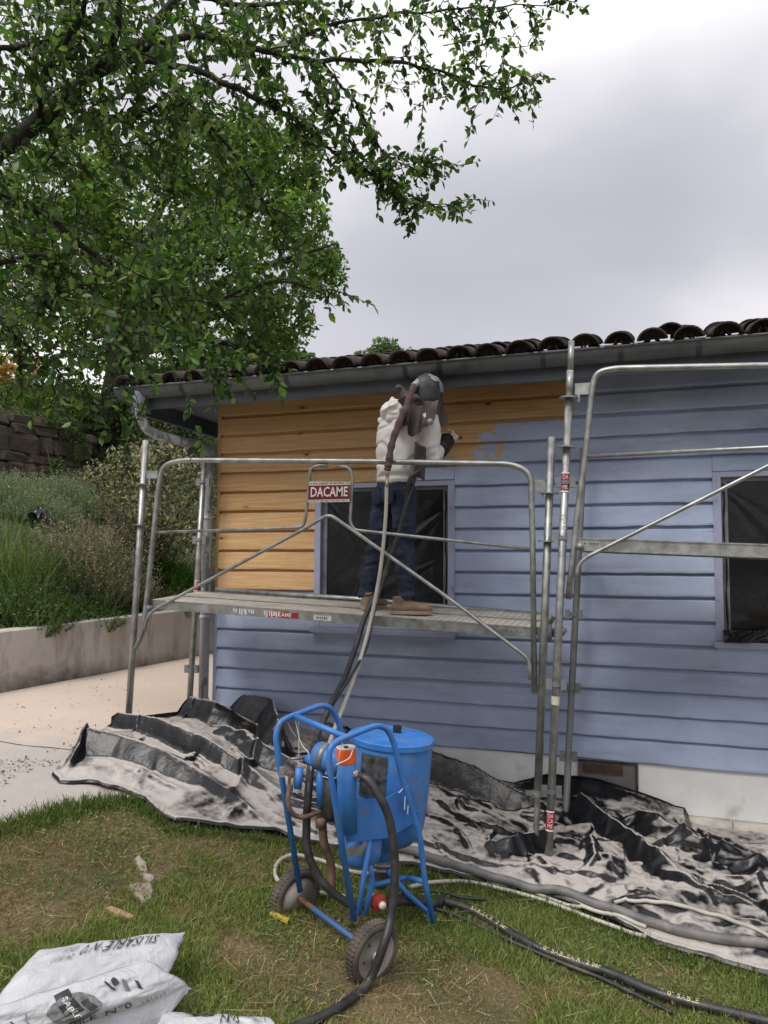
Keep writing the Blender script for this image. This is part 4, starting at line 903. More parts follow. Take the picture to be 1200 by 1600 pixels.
MB().prism([PF(539, 1326, 0), PF(566, 1321, 0), PF(571, 1310, 0), PF(574, 1318, 0), PF(566, 1336, 0), PF(541, 1339, 0)], ax*.004).build('bracket_plate', M['gunmetal'], mach)
m = MB(); m.lathe(PC(588, 1408, -.10), unit(-ax-FW*.3), [(0, .02), (.002, .038), (.03, .038), (.032, .03), (.033, .018), (.05, .017), (.052, .001)], 8); vl = m.build('red_valve', basic('red_enamel', (.30, .02, .02), (.4, .05, .04), 12, .5), mach)
MB().lathe(PC(588, 1408, -.10)+unit(-ax-FW*.3)*.048, unit(-ax-FW*.3), [(0, .018), (.012, .016), (.014, .001)], 14).build('valve_tip', M['white_pl'], vl, True)
MB().tube([PC(588, 1408, -.10)+ax*.05, PC(588, 1408, -.09)], .028, 12).build('valve_neck', M['gunmetal'], mach, True)
MB().tube(catmull([PC(455, 1205, .06), PC(453, 1225, .06), PC(450, 1252, .05), PC(458, 1272, .04), PC(478, 1276, .02), PC(510, 1262, 0), PC(516, 1250, -.02)], 6), .0105, 10).build('curved_pipe', M['rust'], mach, True)
MB().tube([PC(456, 1215, .06), PC(453, 1236, .06)], .012, 10).build('pipe_nut', M['brass'], mach, True)
MB().tube([PC(513, 1240, -.01), PC(511, 1268, -.01)], .016, 10).build('elbow', M['brass'], mach, True)
MB().tube(catmull([PC(503, 1284, .0), PC(507, 1320, .0), PC(517, 1350, 0), PC(518, 1400, 0)], 6), .019, 12).build('drain_pipe', M['rust'], mach, True)
MB().lathe(PC(502, 1285, 0), (0, 0, 1), [(-.02, .024), (.02, .028), (.022, .02)], 10).build('pipe_union', M['rust'], mach, True)
ft_ = MB(); ft_.lathe(PF(553, 1207, -.03), unit(RT*.7-FW*.55-UP*.35), [(0, .019), (.018, .019), (.02, .013), (.03, .013), (.032, .018), (.048, .018)], 10); ft_.build('hose_fitting', M['brass'], mach, True)
m = MB()
for pts in ([PR(538, 1150), PF(530, 1180, -.05), PC(525, 1215, -.13), PC(500, 1212, .0)], [PL(460, 1119), PC(470, 1160, .15), PC(484, 1182, .1), PC(486, 1230, .08), PC(484, 1262, .08)], [PL(455, 1120), PL(449, 1126), PL(455, 1140), PL(462, 1150)], [PL(447, 1125), PL(470, 1112)], [PL(466, 1124), PL(467, 1170), PL(464, 1240)], [PR(623, 1239), PR(636, 1228), PR(638, 1250), PR(637, 1272)], [PR(634, 1230), PR(632, 1265)], [PF(551, 1172, -.05), PF(545, 1185, -.07), PF(525, 1195, -.08)]):
    m.tube(catmull(pts, 6), .0022, 5)
m.build('string', M['white_pl'], mach)

# ------------------------------------------------------------------ hoses
def hose(name, pts, r, m, label, smooth=8, n=12, group=None):
    v, f = tube(pts, r, n, smooth); return tag(obj(name, v, f, m, None, True), label, 'hose', group)
def onground(px, py, r=0.0, t_off=0.0):
    z = .1
    for _ in range(30): q = atZ(px, py, z); z = .5*z+.5*(float(surf(q[0], q[1]))+r+t_off)
    return atZ(px, py, z)
def surf(x, y): return gz(x, y)
# breathing air hose: brown sleeve from the hood, then the pale hose down to the machine
ah = thing('air_hose', 'air line in a brown cloth sleeve from the hood, turning into a pale hose', 'hose', Pp(605, 745, -1.07))
pt = [Pp(671, 588, -.66), Pp(660, 591, -.72), Pp(647, 603, -.82), Pp(635, 635, -.93), Pp(622, 665, -1.0), Pp(612, 695, -1.05), Pp(607, 725, -1.075), Pp(605, 735, -1.075)]
MB().tube(catmull(pt[:3], 6), [.024]*12+[.026], 12).build('hood_inlet', M['tape'], ah, True)
c_ = catmull(pt[2:], 12); MB().tube(c_, .0225+.0025*np.sin(np.arange(len(c_))*.9)+.002*rng.random(len(c_)), 12).build('sleeve', M['hose_brown'], ah, True)
MB().tube([Pp(605, 734, -1.075), Pp(605, 741, -1.078), Pp(605, 742, -1.078), Pp(605, 752, -1.08), Pp(605, 753, -1.08), Pp(604, 762, -1.08)], [.015, .015, .011, .011, .014, .013], 10).build('coupling', M['brass'], ah, True)
MB().tube([Pp(604, 760, -1.08), Pp(603, 800, -1.085), Pp(599, 850, -1.09), Pp(592, 905, -1.10), Pp(578, 975, -1.15), Pp(560, 1040, -1.35), Pp(540, 1095, -1.6), Pp(524, 1135, -1.85), Pp(512, 1170, -2.05)], .0125, 12, 8).build('line', M['hose_white'], ah, True)
hs = hose('blast_hose', [nz0-nozdir*.10, Pp(668, 722, -.62), Pp(655, 735, -.86), Pp(641, 750, -.915), Pp(634, 790, -.90), Pp(622, 840, -.90), Pp(608, 880, -.93), Pp(592, 920, -.96), Pp(570, 965, -1.06), Pp(556, 1010, -1.2), Pp(538, 1060, -1.5), Pp(515, 1105, -1.85), Pp(492, 1160, -2.1), PC(484, 1215, .07), PC(479, 1290, .06), PC(482, 1335, .04), PC(505, 1380, .0), PC(545, 1412, -.06), PC(570, 1415, -.08)], .0185, M['rubber'], 'thick black blasting hose dropping from the man over the deck into the blue machine')
hose('air_hose', [Pp(650, 745, -.90), Pp(632, 800, -.935), Pp(618, 850, -.94), Pp(600, 905, -.955), Pp(585, 955, -1.05), Pp(573, 1010, -1.2), Pp(552, 1050, -1.45), Pp(530, 1085, -1.7), Pp(505, 1125, -1.95)], .009, M['rubber'], 'thin black hose running alongside the thicker blasting hose')
q0 = PF(553, 1207, -.03)+unit(RT*.7-FW*.55-UP*.35)*.03
hh_ = [q0, PF(574, 1218, -.10), PF(592, 1243, -.15), PF(607, 1275, -.18), PF(615, 1320, -.20), PF(617, 1370, -.21), PF(611, 1430, -.22), PF(600, 1475, -.24)]
hh_ += [onground(575, 1535, .03), onground(535, 1570, .02), onground(490, 1594, .02), onground(430, 1616, .02), onground(330, 1645, .02)]
hose('supply_hose', hh_, .0185, M['rubber'], 'thick black hose curving from the brass fitting past the front wheel to the ground')
# ground hoses are laid once the sheet exists (see below)

# ------------------------------------------------------------------ black plastic sheet on the ground
_fx = np.array([-3.75, -3.55, -3.37, -3.25, -3.05, -2.74, -2.47, -2.25, -2.0, -1.6, -1.14, -.62, -.35, -.06, .09, .49, 1.4, 2.6])
_fy = np.array([-1.35, -1.75, -2.05, -2.12, -2.06, -2.03, -2.14, -2.0, -1.85, -1.70, -1.60, -1.50, -1.58, -1.70, -1.78, -1.88, -1.95, -2.0])
def yfront(x): return np.interp(x, _fx, _fy)
_cx = np.array([-3.8, -3.45, -3.1, -2.7, -2.3, -1.9, -1.6, -1.2, -.95, -.7, -.35, 0, .16, .22, .26, .6, 2.6]); _cz = np.array([.0, .02, .05, .0, -.02, .05, .10, .19, .16, .24, .25, .16, .11, .10, .02, -.0, 0])
NS, NTT = 700, 210
sv = np.linspace(-3.72, 2.55, NS); tv_ = np.linspace(0, 1, NTT)
SX, TT = np.meshgrid(sv, tv_, indexing='ij')
back = np.where(SX < -3.45, np.interp(SX, [-3.72, -3.45], [-.95, -.20]), -.062)
front = yfront(SX)+.018*(vnoise(SX*9, 0*SX, 61)-.5)*2+.03*(vnoise(SX*3.3, 0*SX, 62)-.5)
tw = np.clip((TT-.10)/.90, 0, 1); SY = back+(front-back)*tw**.95
climb = np.interp(SX, _cx, _cz)+.02*(fbm(SX*6, 0*SX, 63)-.5)
up_ = np.clip(1-TT/.10, 0, 1)                       # the rows that stand up against the plinth
up2 = np.exp(-(tw/.10)**1.3)
ax_, ay_ = SX+.13*(fbm(SX*1.9, SY*1.9, 64)-.5), SY+.13*(fbm(SX*1.9+9, SY*1.9, 65)-.5)
H_ = np.zeros_like(SX)
for k in range(16):      # straight creases of crumpled film: triangle waves that come and go
    Lp = [.62, .48, .40, .34, .29, .25, .22, .19, .17, .15, .13, .115, .10, .09, .08, .07][k]*random.uniform(.9, 1.1); th = random.gauss(1.25, .55) if k % 3 else random.uniform(0, pi)
    d_ = (ax_*cos(th)+ay_*sin(th))/Lp+random.random()+.35*fbm(ax_*1.3+k, ay_*1.3, 170+k, 2); t_ = np.abs(2*(d_-np.floor(d_+.5)))
    H_ += Lp*.5*random.uniform(.07, .14)*t_*np.clip((fbm(ax_*2.2+7*k, ay_*2.2, 190+k, 2)-.33)*4, 0, 1)
amp = np.interp(SX, [-3.7, -2.6, -1.8, -.9, -.3, .8, 2.5], [.65, .45, .5, .7, 1.2, 1.25, 1.2])*np.interp(tw, [0, .2, .8, 1], [.8, 1, .85, .5])
H_ = H_*amp*1.15
def ridge(pts, hts, wf, wb):
    """a standing fold along a ground polyline: steep towards the camera, long at the back"""
    global H_
    P_ = np.array(pts, float)[:, :2]; best = np.full(SX.shape, 1e9); hv = np.zeros_like(SX); sg_ = np.zeros_like(SX)
    for i in range(len(P_)-1):
        a_, b_ = P_[i], P_[i+1]; d_ = b_-a_; L_ = np.hypot(*d_); t = ((SX-a_[0])*d_[0]+(SY-a_[1])*d_[1])/L_**2; tcl = np.clip(t, 0, 1)
        dx, dy = SX-(a_[0]+d_[0]*tcl), SY-(a_[1]+d_[1]*tcl); ds = np.hypot(dx, dy); cr = d_[0]*(SY-a_[1])-d_[1]*(SX-a_[0])
        mk_ = ds < best; best = np.where(mk_, ds, best); hv = np.where(mk_, hts[i]+(hts[i+1]-hts[i])*tcl, hv); sg_ = np.where(mk_, np.sign(cr), sg_)
    w = np.where(sg_ > 0, wb, wf); pr = np.clip(1-best/w, 0, 1); pr = np.where(sg_ > 0, pr**1.3, pr**.75)
    H_ = np.maximum(H_, hv*pr+H_*.35*(pr > 0))
g3 = lambda px, py, z: atZ(px, py, z)
ridge([(-3.66, -1.12), (-3.3, -1.15), (-2.9, -1.22), (-2.4, -1.34), (-2.0, -1.45)], [.14, .17, .15, .09, .02], .07, .26)
ridge([(-3.46, -1.66), (-3.25, -1.62), (-2.9, -1.62), (-2.55, -1.66), (-2.2, -1.72)], [.17, .16, .13, .09, .02], .10, .24)
ridge([(-3.50, -1.62), (-3.40, -1.85), (-3.30, -2.05)], [.16, .11, .03], .10, .06)
ridge([(-3.5, -.42), (-3.2, -.52), (-2.85, -.48)], [.16, .20, .08], .12, .2)
ridge([(-3.15, -.18), (-2.85, -.25), (-2.6, -.62), (-2.4, -.85)], [.22, .26, .20, .03], .16, .10)
ridge([(-3.0, -.75), (-2.6, -.95), (-2.1, -1.0), (-1.6, -1.1)], [.10, .14, .10, .05], .10, .16)
ridge([(-2.4, -.22), (-1.9, -.24), (-1.2, -.30), (-.7, -.40)], [.20, .25, .24, .12], .10, .12)
ridge([(-.45, -.30), (-.25, -.6), (.05, -.95), (.3, -1.25)], [.22, .18, .14, .04], .10, .20)
ridge([(-.1, -.3), (.2, -.60), (.6, -.80), (1.2, -.85)], [.16, .17, .13, .10], .20, .30)
ridge([(.25, -.24), (.8, -.44), (1.5, -.46), (2.4, -.5)], [.06, .08, .09, .09], .24, .16)
ridge([(-.62, -.95), (-.8, -1.15), (-1.0, -1.2)], [.15, .12, .02], .12, .12)
ridge([(-.35, -.85), (-.30, -1.15), (-.42, -1.35)], [.13, .12, .02], .10, .14)
def crease(x0, y0, an, Lc, h, w, bow):
    """a thin sharp crease, worked out on its own patch of the sheet only"""
    i0_, i1_ = np.searchsorted(sv, [x0-Lc*.6-w, x0+Lc*.6+w]); sl0 = slice(max(i0_, 0), max(i1_, 1))
    u_ = (SX[sl0]-x0)*cos(an)+(SY[sl0]-y0)*sin(an); v_ = -(SX[sl0]-x0)*sin(an)+(SY[sl0]-y0)*cos(an); q_ = np.clip(1-(2*u_/Lc)**2, 0, 1)
    d_ = v_-bow*q_+.02*(vnoise(u_*9, 0*u_, int(abs(x0)*99))-.5); pr = np.where(d_ > 0, np.clip(1-d_/(w*2.2), 0, 1)**1.2, np.clip(1+d_/w, 0, 1)); H_[sl0] += h*pr*q_**.7
for k in range(230):
    x0 = random.uniform(-3.2, 2.4); y0 = lerp(float(yfront(x0)), -.3, random.uniform(.03, .95)); Lc = random.choice((.12, .2, .3, .45, .7))*random.uniform(.8, 1.2)
    crease(x0, y0, random.gauss(-.5, .45) if random.random() < .75 else random.uniform(0, pi), Lc, random.uniform(.010, .026)*(.7+Lc), random.uniform(.018, .034), random.gauss(0, .05))
lift = .022*np.exp(-((1-tw)/.035)**2)*(.4+1.2*vnoise(SX*5, 0*SX, 66)); under = np.clip((tw-.992)/.008, 0, 1)*(-.018)
G_ = gz(SX, SY)
SZ = G_+.02+H_*np.clip((1-tw)*9, .25, 1)+lift+under
wallz = np.maximum(climb, gz(SX, -.05+0*SX)+.06)
SZ = np.where(TT < .10, SZ[:, int(NTT*.10)][:, None]*(1-up_)+np.maximum(wallz, SZ[:, int(NTT*.10)][:, None])*up_, SZ)
SZ = np.maximum(SZ, np.where(SX > -3.4, wallz*up2*.9+SZ*(1-up2*.9), SZ))
SYy = np.where(TT < .10, SY-.03*fbm(SX*5, TT*30, 67)*up_, SY)+.012*(fbm(SX*9, SY*9, 68)-.5)
SXx = SX+.02*(fbm(SX*7, SY*7, 69)-.5)
n = NT('dusty_black_film'); p = n.pos()
nzv = n.n('SeparateXYZ', None, Vector=n.n('NewGeometry').outputs['Normal']).outputs['Z']
d1, d2_ = n.noise(p, 6, 6, .65), n.noise(p, 24, 5, .65)
lv = n.math('ADD', n.math('ADD', nzv, n.math('MULTIPLY', n.math('SUBTRACT', d1, .5), .26)), n.math('MULTIPLY', n.math('SUBTRACT', d2_, .5), .16))
rg = n.n('TexNoise', {'noise_type': 'RIDGED_MULTIFRACTAL'}, Vector=p, Scale=5.0, Detail=5.0, Roughness=.6, Lacunarity=2.1, Distortion=.5).outputs['Fac']
rg2 = n.ramp(rg, .55, 1.25); lv = n.math('SUBTRACT', lv, n.math('MULTIPLY', rg2, .06)); at_ = n.n('Attribute', {'attribute_name': 'Col'}).outputs['Fac']; lv = n.math('SUBTRACT', lv, n.math('MULTIPLY', at_, .13))
dust = n.ramp(lv, .75, .91); dust = n.math('MULTIPLY', dust, n.math('SUBTRACT', 1.0, n.math('MULTIPLY', n.ramp(n.noise(p, 3.1, 7, .68, dist=.8), .55, .66), .55))); film_ = n.math('MULTIPLY', n.math('MULTIPLY', n.ramp(lv, .3, .9), n.ramp(n.noise(p, 4, 5, .6), .4, .7)), .20)
c = n.mix(film_, (.005, .0055, .007), (.12, .118, .12)); c = n.mix(dust, c, n.mix(n.noise(p, 5), (.40, .37, .335), (.50, .465, .425)))
n.bump(n.math('ADD', n.math('MULTIPLY', n.noise(p, 18, 6, .6), .4), n.math('MULTIPLY', rg, .7)), .5, .02)
M['tarp'] = n.done(Base_Color=c, Roughness=n.math('ADD', n.math('MULTIPLY', dust, .40), .28), Specular_IOR_Level=n.mix(dust, (.32, .32, .32), (.2, .2, .2)))
tp_ = obj('plastic_sheet', np.stack([SXx, SYy, SZ], -1).reshape(-1, 3), grid_faces(NS, NTT)[:, ::-1], M['tarp'], None, True, np.repeat((np.clip(1-tw*1.9, 0, 1)*np.interp(SX, [-3.2, -2.2, 2.5], [.35, 1, 1])+.9*np.clip((fbm(SX*2.1+4, SY*2.1, 205, 3)-.52)*6, 0, 1)*(tw < .97)).clip(0, 1).reshape(-1, 1), 3, 1))
tag(tp_, 'long crumpled black plastic sheet dusted with pale sand along the foot of the wall', 'plastic sheet')
_grid = (sv, tv_)
def surf(x, y):
    """height of the sheet or the ground under a point"""
    x = np.atleast_1d(np.asarray(x, float)); y = np.atleast_1d(np.asarray(y, float)); z = gz(x, y)
    i = np.clip(((x-sv[0])/(sv[1]-sv[0])).astype(int), 0, NS-1); o_ = np.array(z)
    for k in range(len(x)):
        if sv[0] < x[k] < sv[-1]:
            row = SYy[i[k]]; 
            if row[-1] <= y[k] <= row[22]: o_[k] = max(o_[k], SZ[i[k], 22+int(np.argmin(np.abs(row[22:]-y[k])))])
    return o_ if len(o_) > 1 else float(o_[0])
def lay(pix, r, h=0.0):
    """hose lying on whatever is below it"""
    pts = [onground(x_, y_, r, h) for x_, y_ in pix]; c_ = catmull(pts, 14); z = np.array([max(surf(q[0], q[1]), float(gz(q[0], q[1]))+.020) for q in c_])+r
    k = np.ones(7)/7; zs = np.convolve(np.pad(z, 3, mode='edge'), k, 'valid'); c_[:, 2] = np.maximum(zs, z-r*.3); return c_
def ghose(name, pix, r, m, label, n=12, group='hoses lying on the ground', **k):
    c_ = lay(pix, r); v, f = tube(c_, r, n); return tag(obj(name, v, f, m, None, True), label, 'hose', group), c_
pipe_out = PC(605, 1410, -.10)
pix = [(690, 1413), (740, 1430), (800, 1466), (850, 1492), (905, 1512), (955, 1528), (1020, 1556), (1100, 1580), (1200, 1604), (1330, 1640)]
c_ = np.vstack([catmull([pipe_out, PC(640, 1408, -.05)+V3(.0, 0, -.0), onground(690, 1413, .03)], 8)[:-1], lay(pix, .021)])
v, f = tube(c_, .021, 14); lh = tag(obj('blast_hose', v, f, M['rubber'], None, True), 'black hose printed with yellow lettering lying across the grass', 'hose', 'hoses lying on the ground')
# yellow print along the hose
seg = np.r_[0, np.cumsum(np.linalg.norm(np.diff(c_, axis=0), axis=1))]; T_, N_, B_ = frames(c_)
def along(px): return seg[int(np.argmin([abs(600+F_PX*((q-CAM)@RT)/((q-CAM)@FW)-px) for q in c_]))]
m = MB()
for px, txt in ((885, '1710° SABLEAIR 12 bar'), (1055, '1710° SABLE'), (765, 'SABLEAIR 12 bar')):
    tv, tf = text2d(txt, .032); s0 = along(px); vv = []
    for x_, y_ in tv:
        s_ = s0+x_; i = min(max(np.searchsorted(seg, s_), 1), len(seg)-1); t = (s_-seg[i-1])/(seg[i]-seg[i-1]); q = lerp(c_[i-1], c_[i], t); Tt = unit(lerp(T_[i-1], T_[i], t))
        o_ = unit(V3(0, -.5, 1)); o_ = unit(o_-Tt*(o_@Tt)); w_ = np.cross(o_, Tt); a_ = y_/.021; vv.append(q+(o_*cos(a_)+w_*sin(a_))*.0216)
    MB().add(vv, tf).build('hose_lettering', M['yellow_ink'], lh)
ghose('black_hose', [(640, 1413), (720, 1440), (800, 1478), (862, 1505), (930, 1532), (990, 1560), (1050, 1590)], .009, M['rubber'], 'thin black hose tucked beneath the yellow printed hose')
ghose('grey_hose', [(600, 1318), (680, 1342), (760, 1368), (840, 1388), (930, 1412), (1000, 1436), (1080, 1458), (1200, 1474), (1330, 1486)], .024, M['hose_grey'], 'thick dusty grey hose lying along the black plastic sheet')
ghose('white_hose', [(640, 1392), (680, 1384), (740, 1385), (820, 1404), (880, 1424), (940, 1447), (1010, 1462)], .0105, M['hose_white'], 'pale hose on the grass between machine and plastic sheet')
ghose('white_hose', [(640, 1320), (720, 1350), (800, 1378), (880, 1402), (960, 1428), (1010, 1448)], .010, M['hose_white'], 'pale hose on the front edge of the black plastic sheet')
ghose('white_hose', [(960, 1412), (1010, 1407), (1060, 1415), (1120, 1430), (1170, 1447), (1210, 1468), (1260, 1490)], .010, M['hose_white'], 'pale hose on the plastic sheet at the right edge of the photo')
ghose('white_hose', [(600, 1372), (550, 1368), (500, 1350), (460, 1342), (436, 1352), (430, 1372), (442, 1388), (480, 1398), (540, 1408)], .0105, M['hose_white'], 'pale hose looped around the left wheel of the blue machine')
ghose('black_hose', [(655, 1398), (690, 1400), (720, 1408), (760, 1412)], .008, M['rubber'], 'short thin black cable under the rear foot of the machine')
# ------------------------------------------------------------------ retaining wall, garden bank, dry stone wall
wA, wB = V3(-5.49, -.40, 0), V3(-4.84, 2.03, 0); wd = unit(wB-wA); wn_ = V3(-wd[1], wd[0], 0)     # along the wall, and towards the bank
n = NT('stained_concrete'); p = n.pos()
s = n.n('SeparateXYZ', None, Vector=p)
c = n.mix(n.ramp(n.noise(p, 1.6, 6, .65), .35, .7), (.44, .40, .36), (.57, .53, .485))
c = n.mix(n.math('MULTIPLY', n.ramp(n.noise(p, 4, 7, .7, stretch=(1, 1, .25)), .48, .66), .8), c, (.20, .18, .16))
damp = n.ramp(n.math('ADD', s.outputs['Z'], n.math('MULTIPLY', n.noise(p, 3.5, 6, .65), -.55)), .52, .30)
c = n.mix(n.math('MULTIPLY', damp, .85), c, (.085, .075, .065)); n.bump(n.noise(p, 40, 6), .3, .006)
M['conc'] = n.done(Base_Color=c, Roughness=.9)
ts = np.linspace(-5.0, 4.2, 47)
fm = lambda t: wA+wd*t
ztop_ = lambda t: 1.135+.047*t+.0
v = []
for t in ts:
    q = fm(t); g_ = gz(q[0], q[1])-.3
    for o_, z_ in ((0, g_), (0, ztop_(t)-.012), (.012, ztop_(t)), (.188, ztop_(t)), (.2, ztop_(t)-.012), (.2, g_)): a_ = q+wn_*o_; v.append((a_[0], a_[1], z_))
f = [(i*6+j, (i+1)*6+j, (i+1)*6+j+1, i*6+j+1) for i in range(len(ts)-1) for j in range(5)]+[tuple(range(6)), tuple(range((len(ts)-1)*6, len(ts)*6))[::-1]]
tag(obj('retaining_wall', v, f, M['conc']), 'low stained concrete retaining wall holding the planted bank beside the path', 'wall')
def bank(x, y):
    P_ = np.stack([np.asarray(x, float)-wA[0], np.asarray(y, float)-wA[1]], -1); s_ = P_@wn_[:2]-.1; t_ = P_@wd[:2]
    z = ztop_(t_)-.10+.0*s_+np.where(s_ < 4.3, .44*np.clip(s_, 0, 4.3), 0)
    z = np.where(s_ >= 4.3, z+1.892+.85+.30*np.clip(s_-4.3, 0, 9)+.12*np.clip(s_-13.3, 0, 60), z)
    return z+.12*(fbm(np.asarray(x)*1.1, np.asarray(y)*1.1, 81)-.5)
us = np.concatenate([np.linspace(.16, 4.29, 50), np.linspace(4.31, 16, 40), np.geomspace(17, 70, 10)]); tt_ = np.concatenate([np.linspace(-12, 14, 90), np.geomspace(16, 70, 8)])
UU, T2 = np.meshgrid(us, tt_, indexing='ij'); bx, by = wA[0]+wn_[0]*UU+wd[0]*T2, wA[1]+wn_[1]*UU+wd[1]*T2
M['earth'] = basic('bank_earth', (.045, .038, .02), (.04, .055, .018), 3, .95, 0, .6, 30, bdist=.03, dirt=(.13, .085, .05), dirt_amt=(.62, .8), dscale=2)
obj('garden_bank', np.stack([bx, by, bank(bx, by)], -1).reshape(-1, 3), grid_faces(len(us), len(tt_))[:, ::-1], M['earth'], smooth=True, kind='structure')
def bankhit(px, py, lo=6.0, hi=40.0):
    for d in np.arange(lo, hi, .04):
        q = atD(px, py, d)
        if q[2] < bank(q[0], q[1]): return q
    return atD(px, py, hi)
# dry stone wall
sw = thing('dry_stone_wall', 'old dry stone wall of brown blocks high on the bank', 'stone wall', wA+wn_*4.25+wd*4+V3(0, 0, 3))
n = NT('field_stone'); p = n.pos(); rr = n.n('ObjectInfo').outputs['Random']
c = n.mix(rr, (.045, .033, .026), (.12, .085, .062)); c = n.mix(n.ramp(n.noise(p, 4, 6, .7), .45, .7), c, (.06, .062, .04)); n.bump(n.noise(p, 11, 6, .6), .7, .03); M['stone'] = n.done(Base_Color=c, Roughness=.95)
def stone_mesh(i):
    bm = bmesh.new(); bmesh.ops.create_cube(bm, size=1.0); bmesh.ops.bevel(bm, geom=bm.edges[:], offset=.16, segments=1, affect='EDGES')
    for v_ in bm.verts: v_.co += Vector([random.uniform(-.09, .09) for _ in range(3)])
    me = bpy.data.meshes.new('stone'); bm.to_mesh(me); bm.free(); me.materials.append(M['stone']); return me
sms = [stone_mesh(i) for i in range(8)]
zr_ = 0.0; row = 0
while zr_ < .95:
    hrow = random.uniform(.13, .30); t = -3.0+random.uniform(0, .3); tend = random.uniform(3.2, 3.75)
    while t < tend:
        w_ = random.choice((.2, .3, .42, .6))*random.uniform(.8, 1.25); q = wA+wn_*(4.27+zr_*.08)+wd*(t+w_/2); zb = bank(*(wA+wn_*4.2+wd*(t+w_/2))[:2])
        o = bpy.data.objects.new('stone', random.choice(sms)); COL.objects.link(o); o.parent = sw
        o.location = tuple(V3(q[0], q[1], zb+zr_+hrow/2-.03)-WLOC[sw.name]); o.scale = (w_*1.04, .34, hrow*1.08)
        o.rotation_euler = (random.gauss(0, .05), random.gauss(0, .05), atan2(wd[1], wd[0])+random.gauss(0, .05)); t += w_
    zr_ += hrow*.97; row += 1

# ------------------------------------------------------------------ leaves
LV = {}
def leaves(P, D, Nn, Ln, Wd, col, shape=6, curl=.15):
    """many small leaves as one set of faces. P base points, D directions, Nn rough normals"""
    P, D, Nn = (np.asarray(q, float) for q in (P, D, Nn)); D = D/np.linalg.norm(D, axis=1)[:, None]
    Sd = np.cross(D, Nn); Sd /= np.linalg.norm(Sd, axis=1)[:, None]+1e-9; N2 = np.cross(Sd, D)
    Ln = np.asarray(Ln)[:, None]; Wd = np.asarray(Wd)[:, None]; k = len(P)
    if shape == 4:
        pts = [P, P+D*Ln*.45+Sd*Wd*.5-N2*Wd*.12, P+D*Ln-N2*Ln*curl, P+D*Ln*.45-Sd*Wd*.5-N2*Wd*.12]; fc = [(0, 1, 2, 3)]
    elif shape == 3:
        pts = [P-Sd*Wd*.5, P+Sd*Wd*.5, P+D*Ln*.55+Sd*Wd*.38-N2*Ln*curl*.25, P+D*Ln*.55-Sd*Wd*.38-N2*Ln*curl*.25, P+D*Ln-N2*Ln*curl]; fc = [(0, 1, 2, 3), (3, 2, 4, 4)]
    else:
        pts = [P, P+D*Ln*.28+Sd*Wd*.40+N2*Wd*.10, P+D*Ln*.62+Sd*Wd*.46+N2*Wd*.10-N2*Ln*curl*.4, P+D*Ln-N2*Ln*curl, P+D*Ln*.62-Sd*Wd*.46+N2*Wd*.10-N2*Ln*curl*.4, P+D*Ln*.28-Sd*Wd*.40+N2*Wd*.10, P+D*Ln*.5-N2*Ln*curl*.25]
        fc = [(0, 1, 6, 6), (1, 2, 6, 6), (2, 3, 6, 6), (3, 4, 6, 6), (4, 5, 6, 6), (5, 0, 6, 6)]
    m = len(pts); v = np.stack(pts, 1).reshape(-1, 3); base = (np.arange(k)*m)[:, None, None]; F_ = (np.array(fc)[None]+base).reshape(-1, 4)
    return v, F_, np.repeat(np.asarray(col, np.float32), m, axis=0)
def tris(F_):
    """split quads (a repeated index marks a triangle) into triangles"""
    a = F_[:, [0, 1, 2]]; ok = F_[:, 3] != F_[:, 2]; return np.vstack([a, F_[ok][:, [0, 2, 3]]])
def rdir(k, z=0.0, spread=1.0):
    d = rng.normal(size=(k, 3))*spread; d[:, 2] += z; return d/np.linalg.norm(d, axis=1)[:, None]
def palette(k, cols, jit=.18):
    cols = np.array(cols); c = cols[rng.integers(0, len(cols), k)]; return np.clip(c*(1+jit*rng.normal(size=(k, 1)))*(1+.06*rng.normal(size=(k, 3))), .003, .95)
M['leaf'] = leafmat('leaf', .45, .42); M['leaf_far'] = leafmat('far_leaf', .6, .45); M['grass'] = leafmat('grass_blade', .6, .3, spec=.2); M['bark'] = basic('mossy_bark', (.016, .014, .012), (.036, .031, .026), 14, .95, 0, .9, 40, bdist=.02, dirt=(.12, .12, .10), dirt_amt=(.62, .72), dscale=9)
M['stem'] = basic('plant_stem', (.06, .055, .03), (.10, .085, .05), 20, .8, 0, 0)

# ------------------------------------------------------------------ near fruit tree overhanging the picture
tree = thing('fruit_tree', 'leafy fruit tree reaching over the roof corner from the left edge', 'tree', V3(-3.0, -4.25, .2))
br = MB(); twig_seed = []
def branch(pix, r0, r1):
    pts = [atD(x, y, d) for x, y, d in pix]; c_ = catmull(pts, 8); c_ = c_+.03*np.stack([fbm(np.arange(len(c_))*.4, np.full(len(c_), 3.+k), 90+k)-.5 for k in range(3)], 1)
    R_ = np.linspace(r0, r1, len(c_))*(1+.12*np.sin(np.arange(len(c_))*1.7)); br.tube(c_, R_*.62+.0008, 8); return c_, R_
TRK = [V3(-3.0, -4.25, .15), V3(-3.0, -4.15, 1.0), V3(-2.95, -3.95, 1.9), V3(-2.85, -3.65, 2.6)]
trunk_end = atD(-30, 255, 3.4)
MB().tube(np.vstack([TRK, [trunk_end]]), [.15, .12, .11, .10, .085], 12, 8).build('trunk', M['bark'], tree, True)
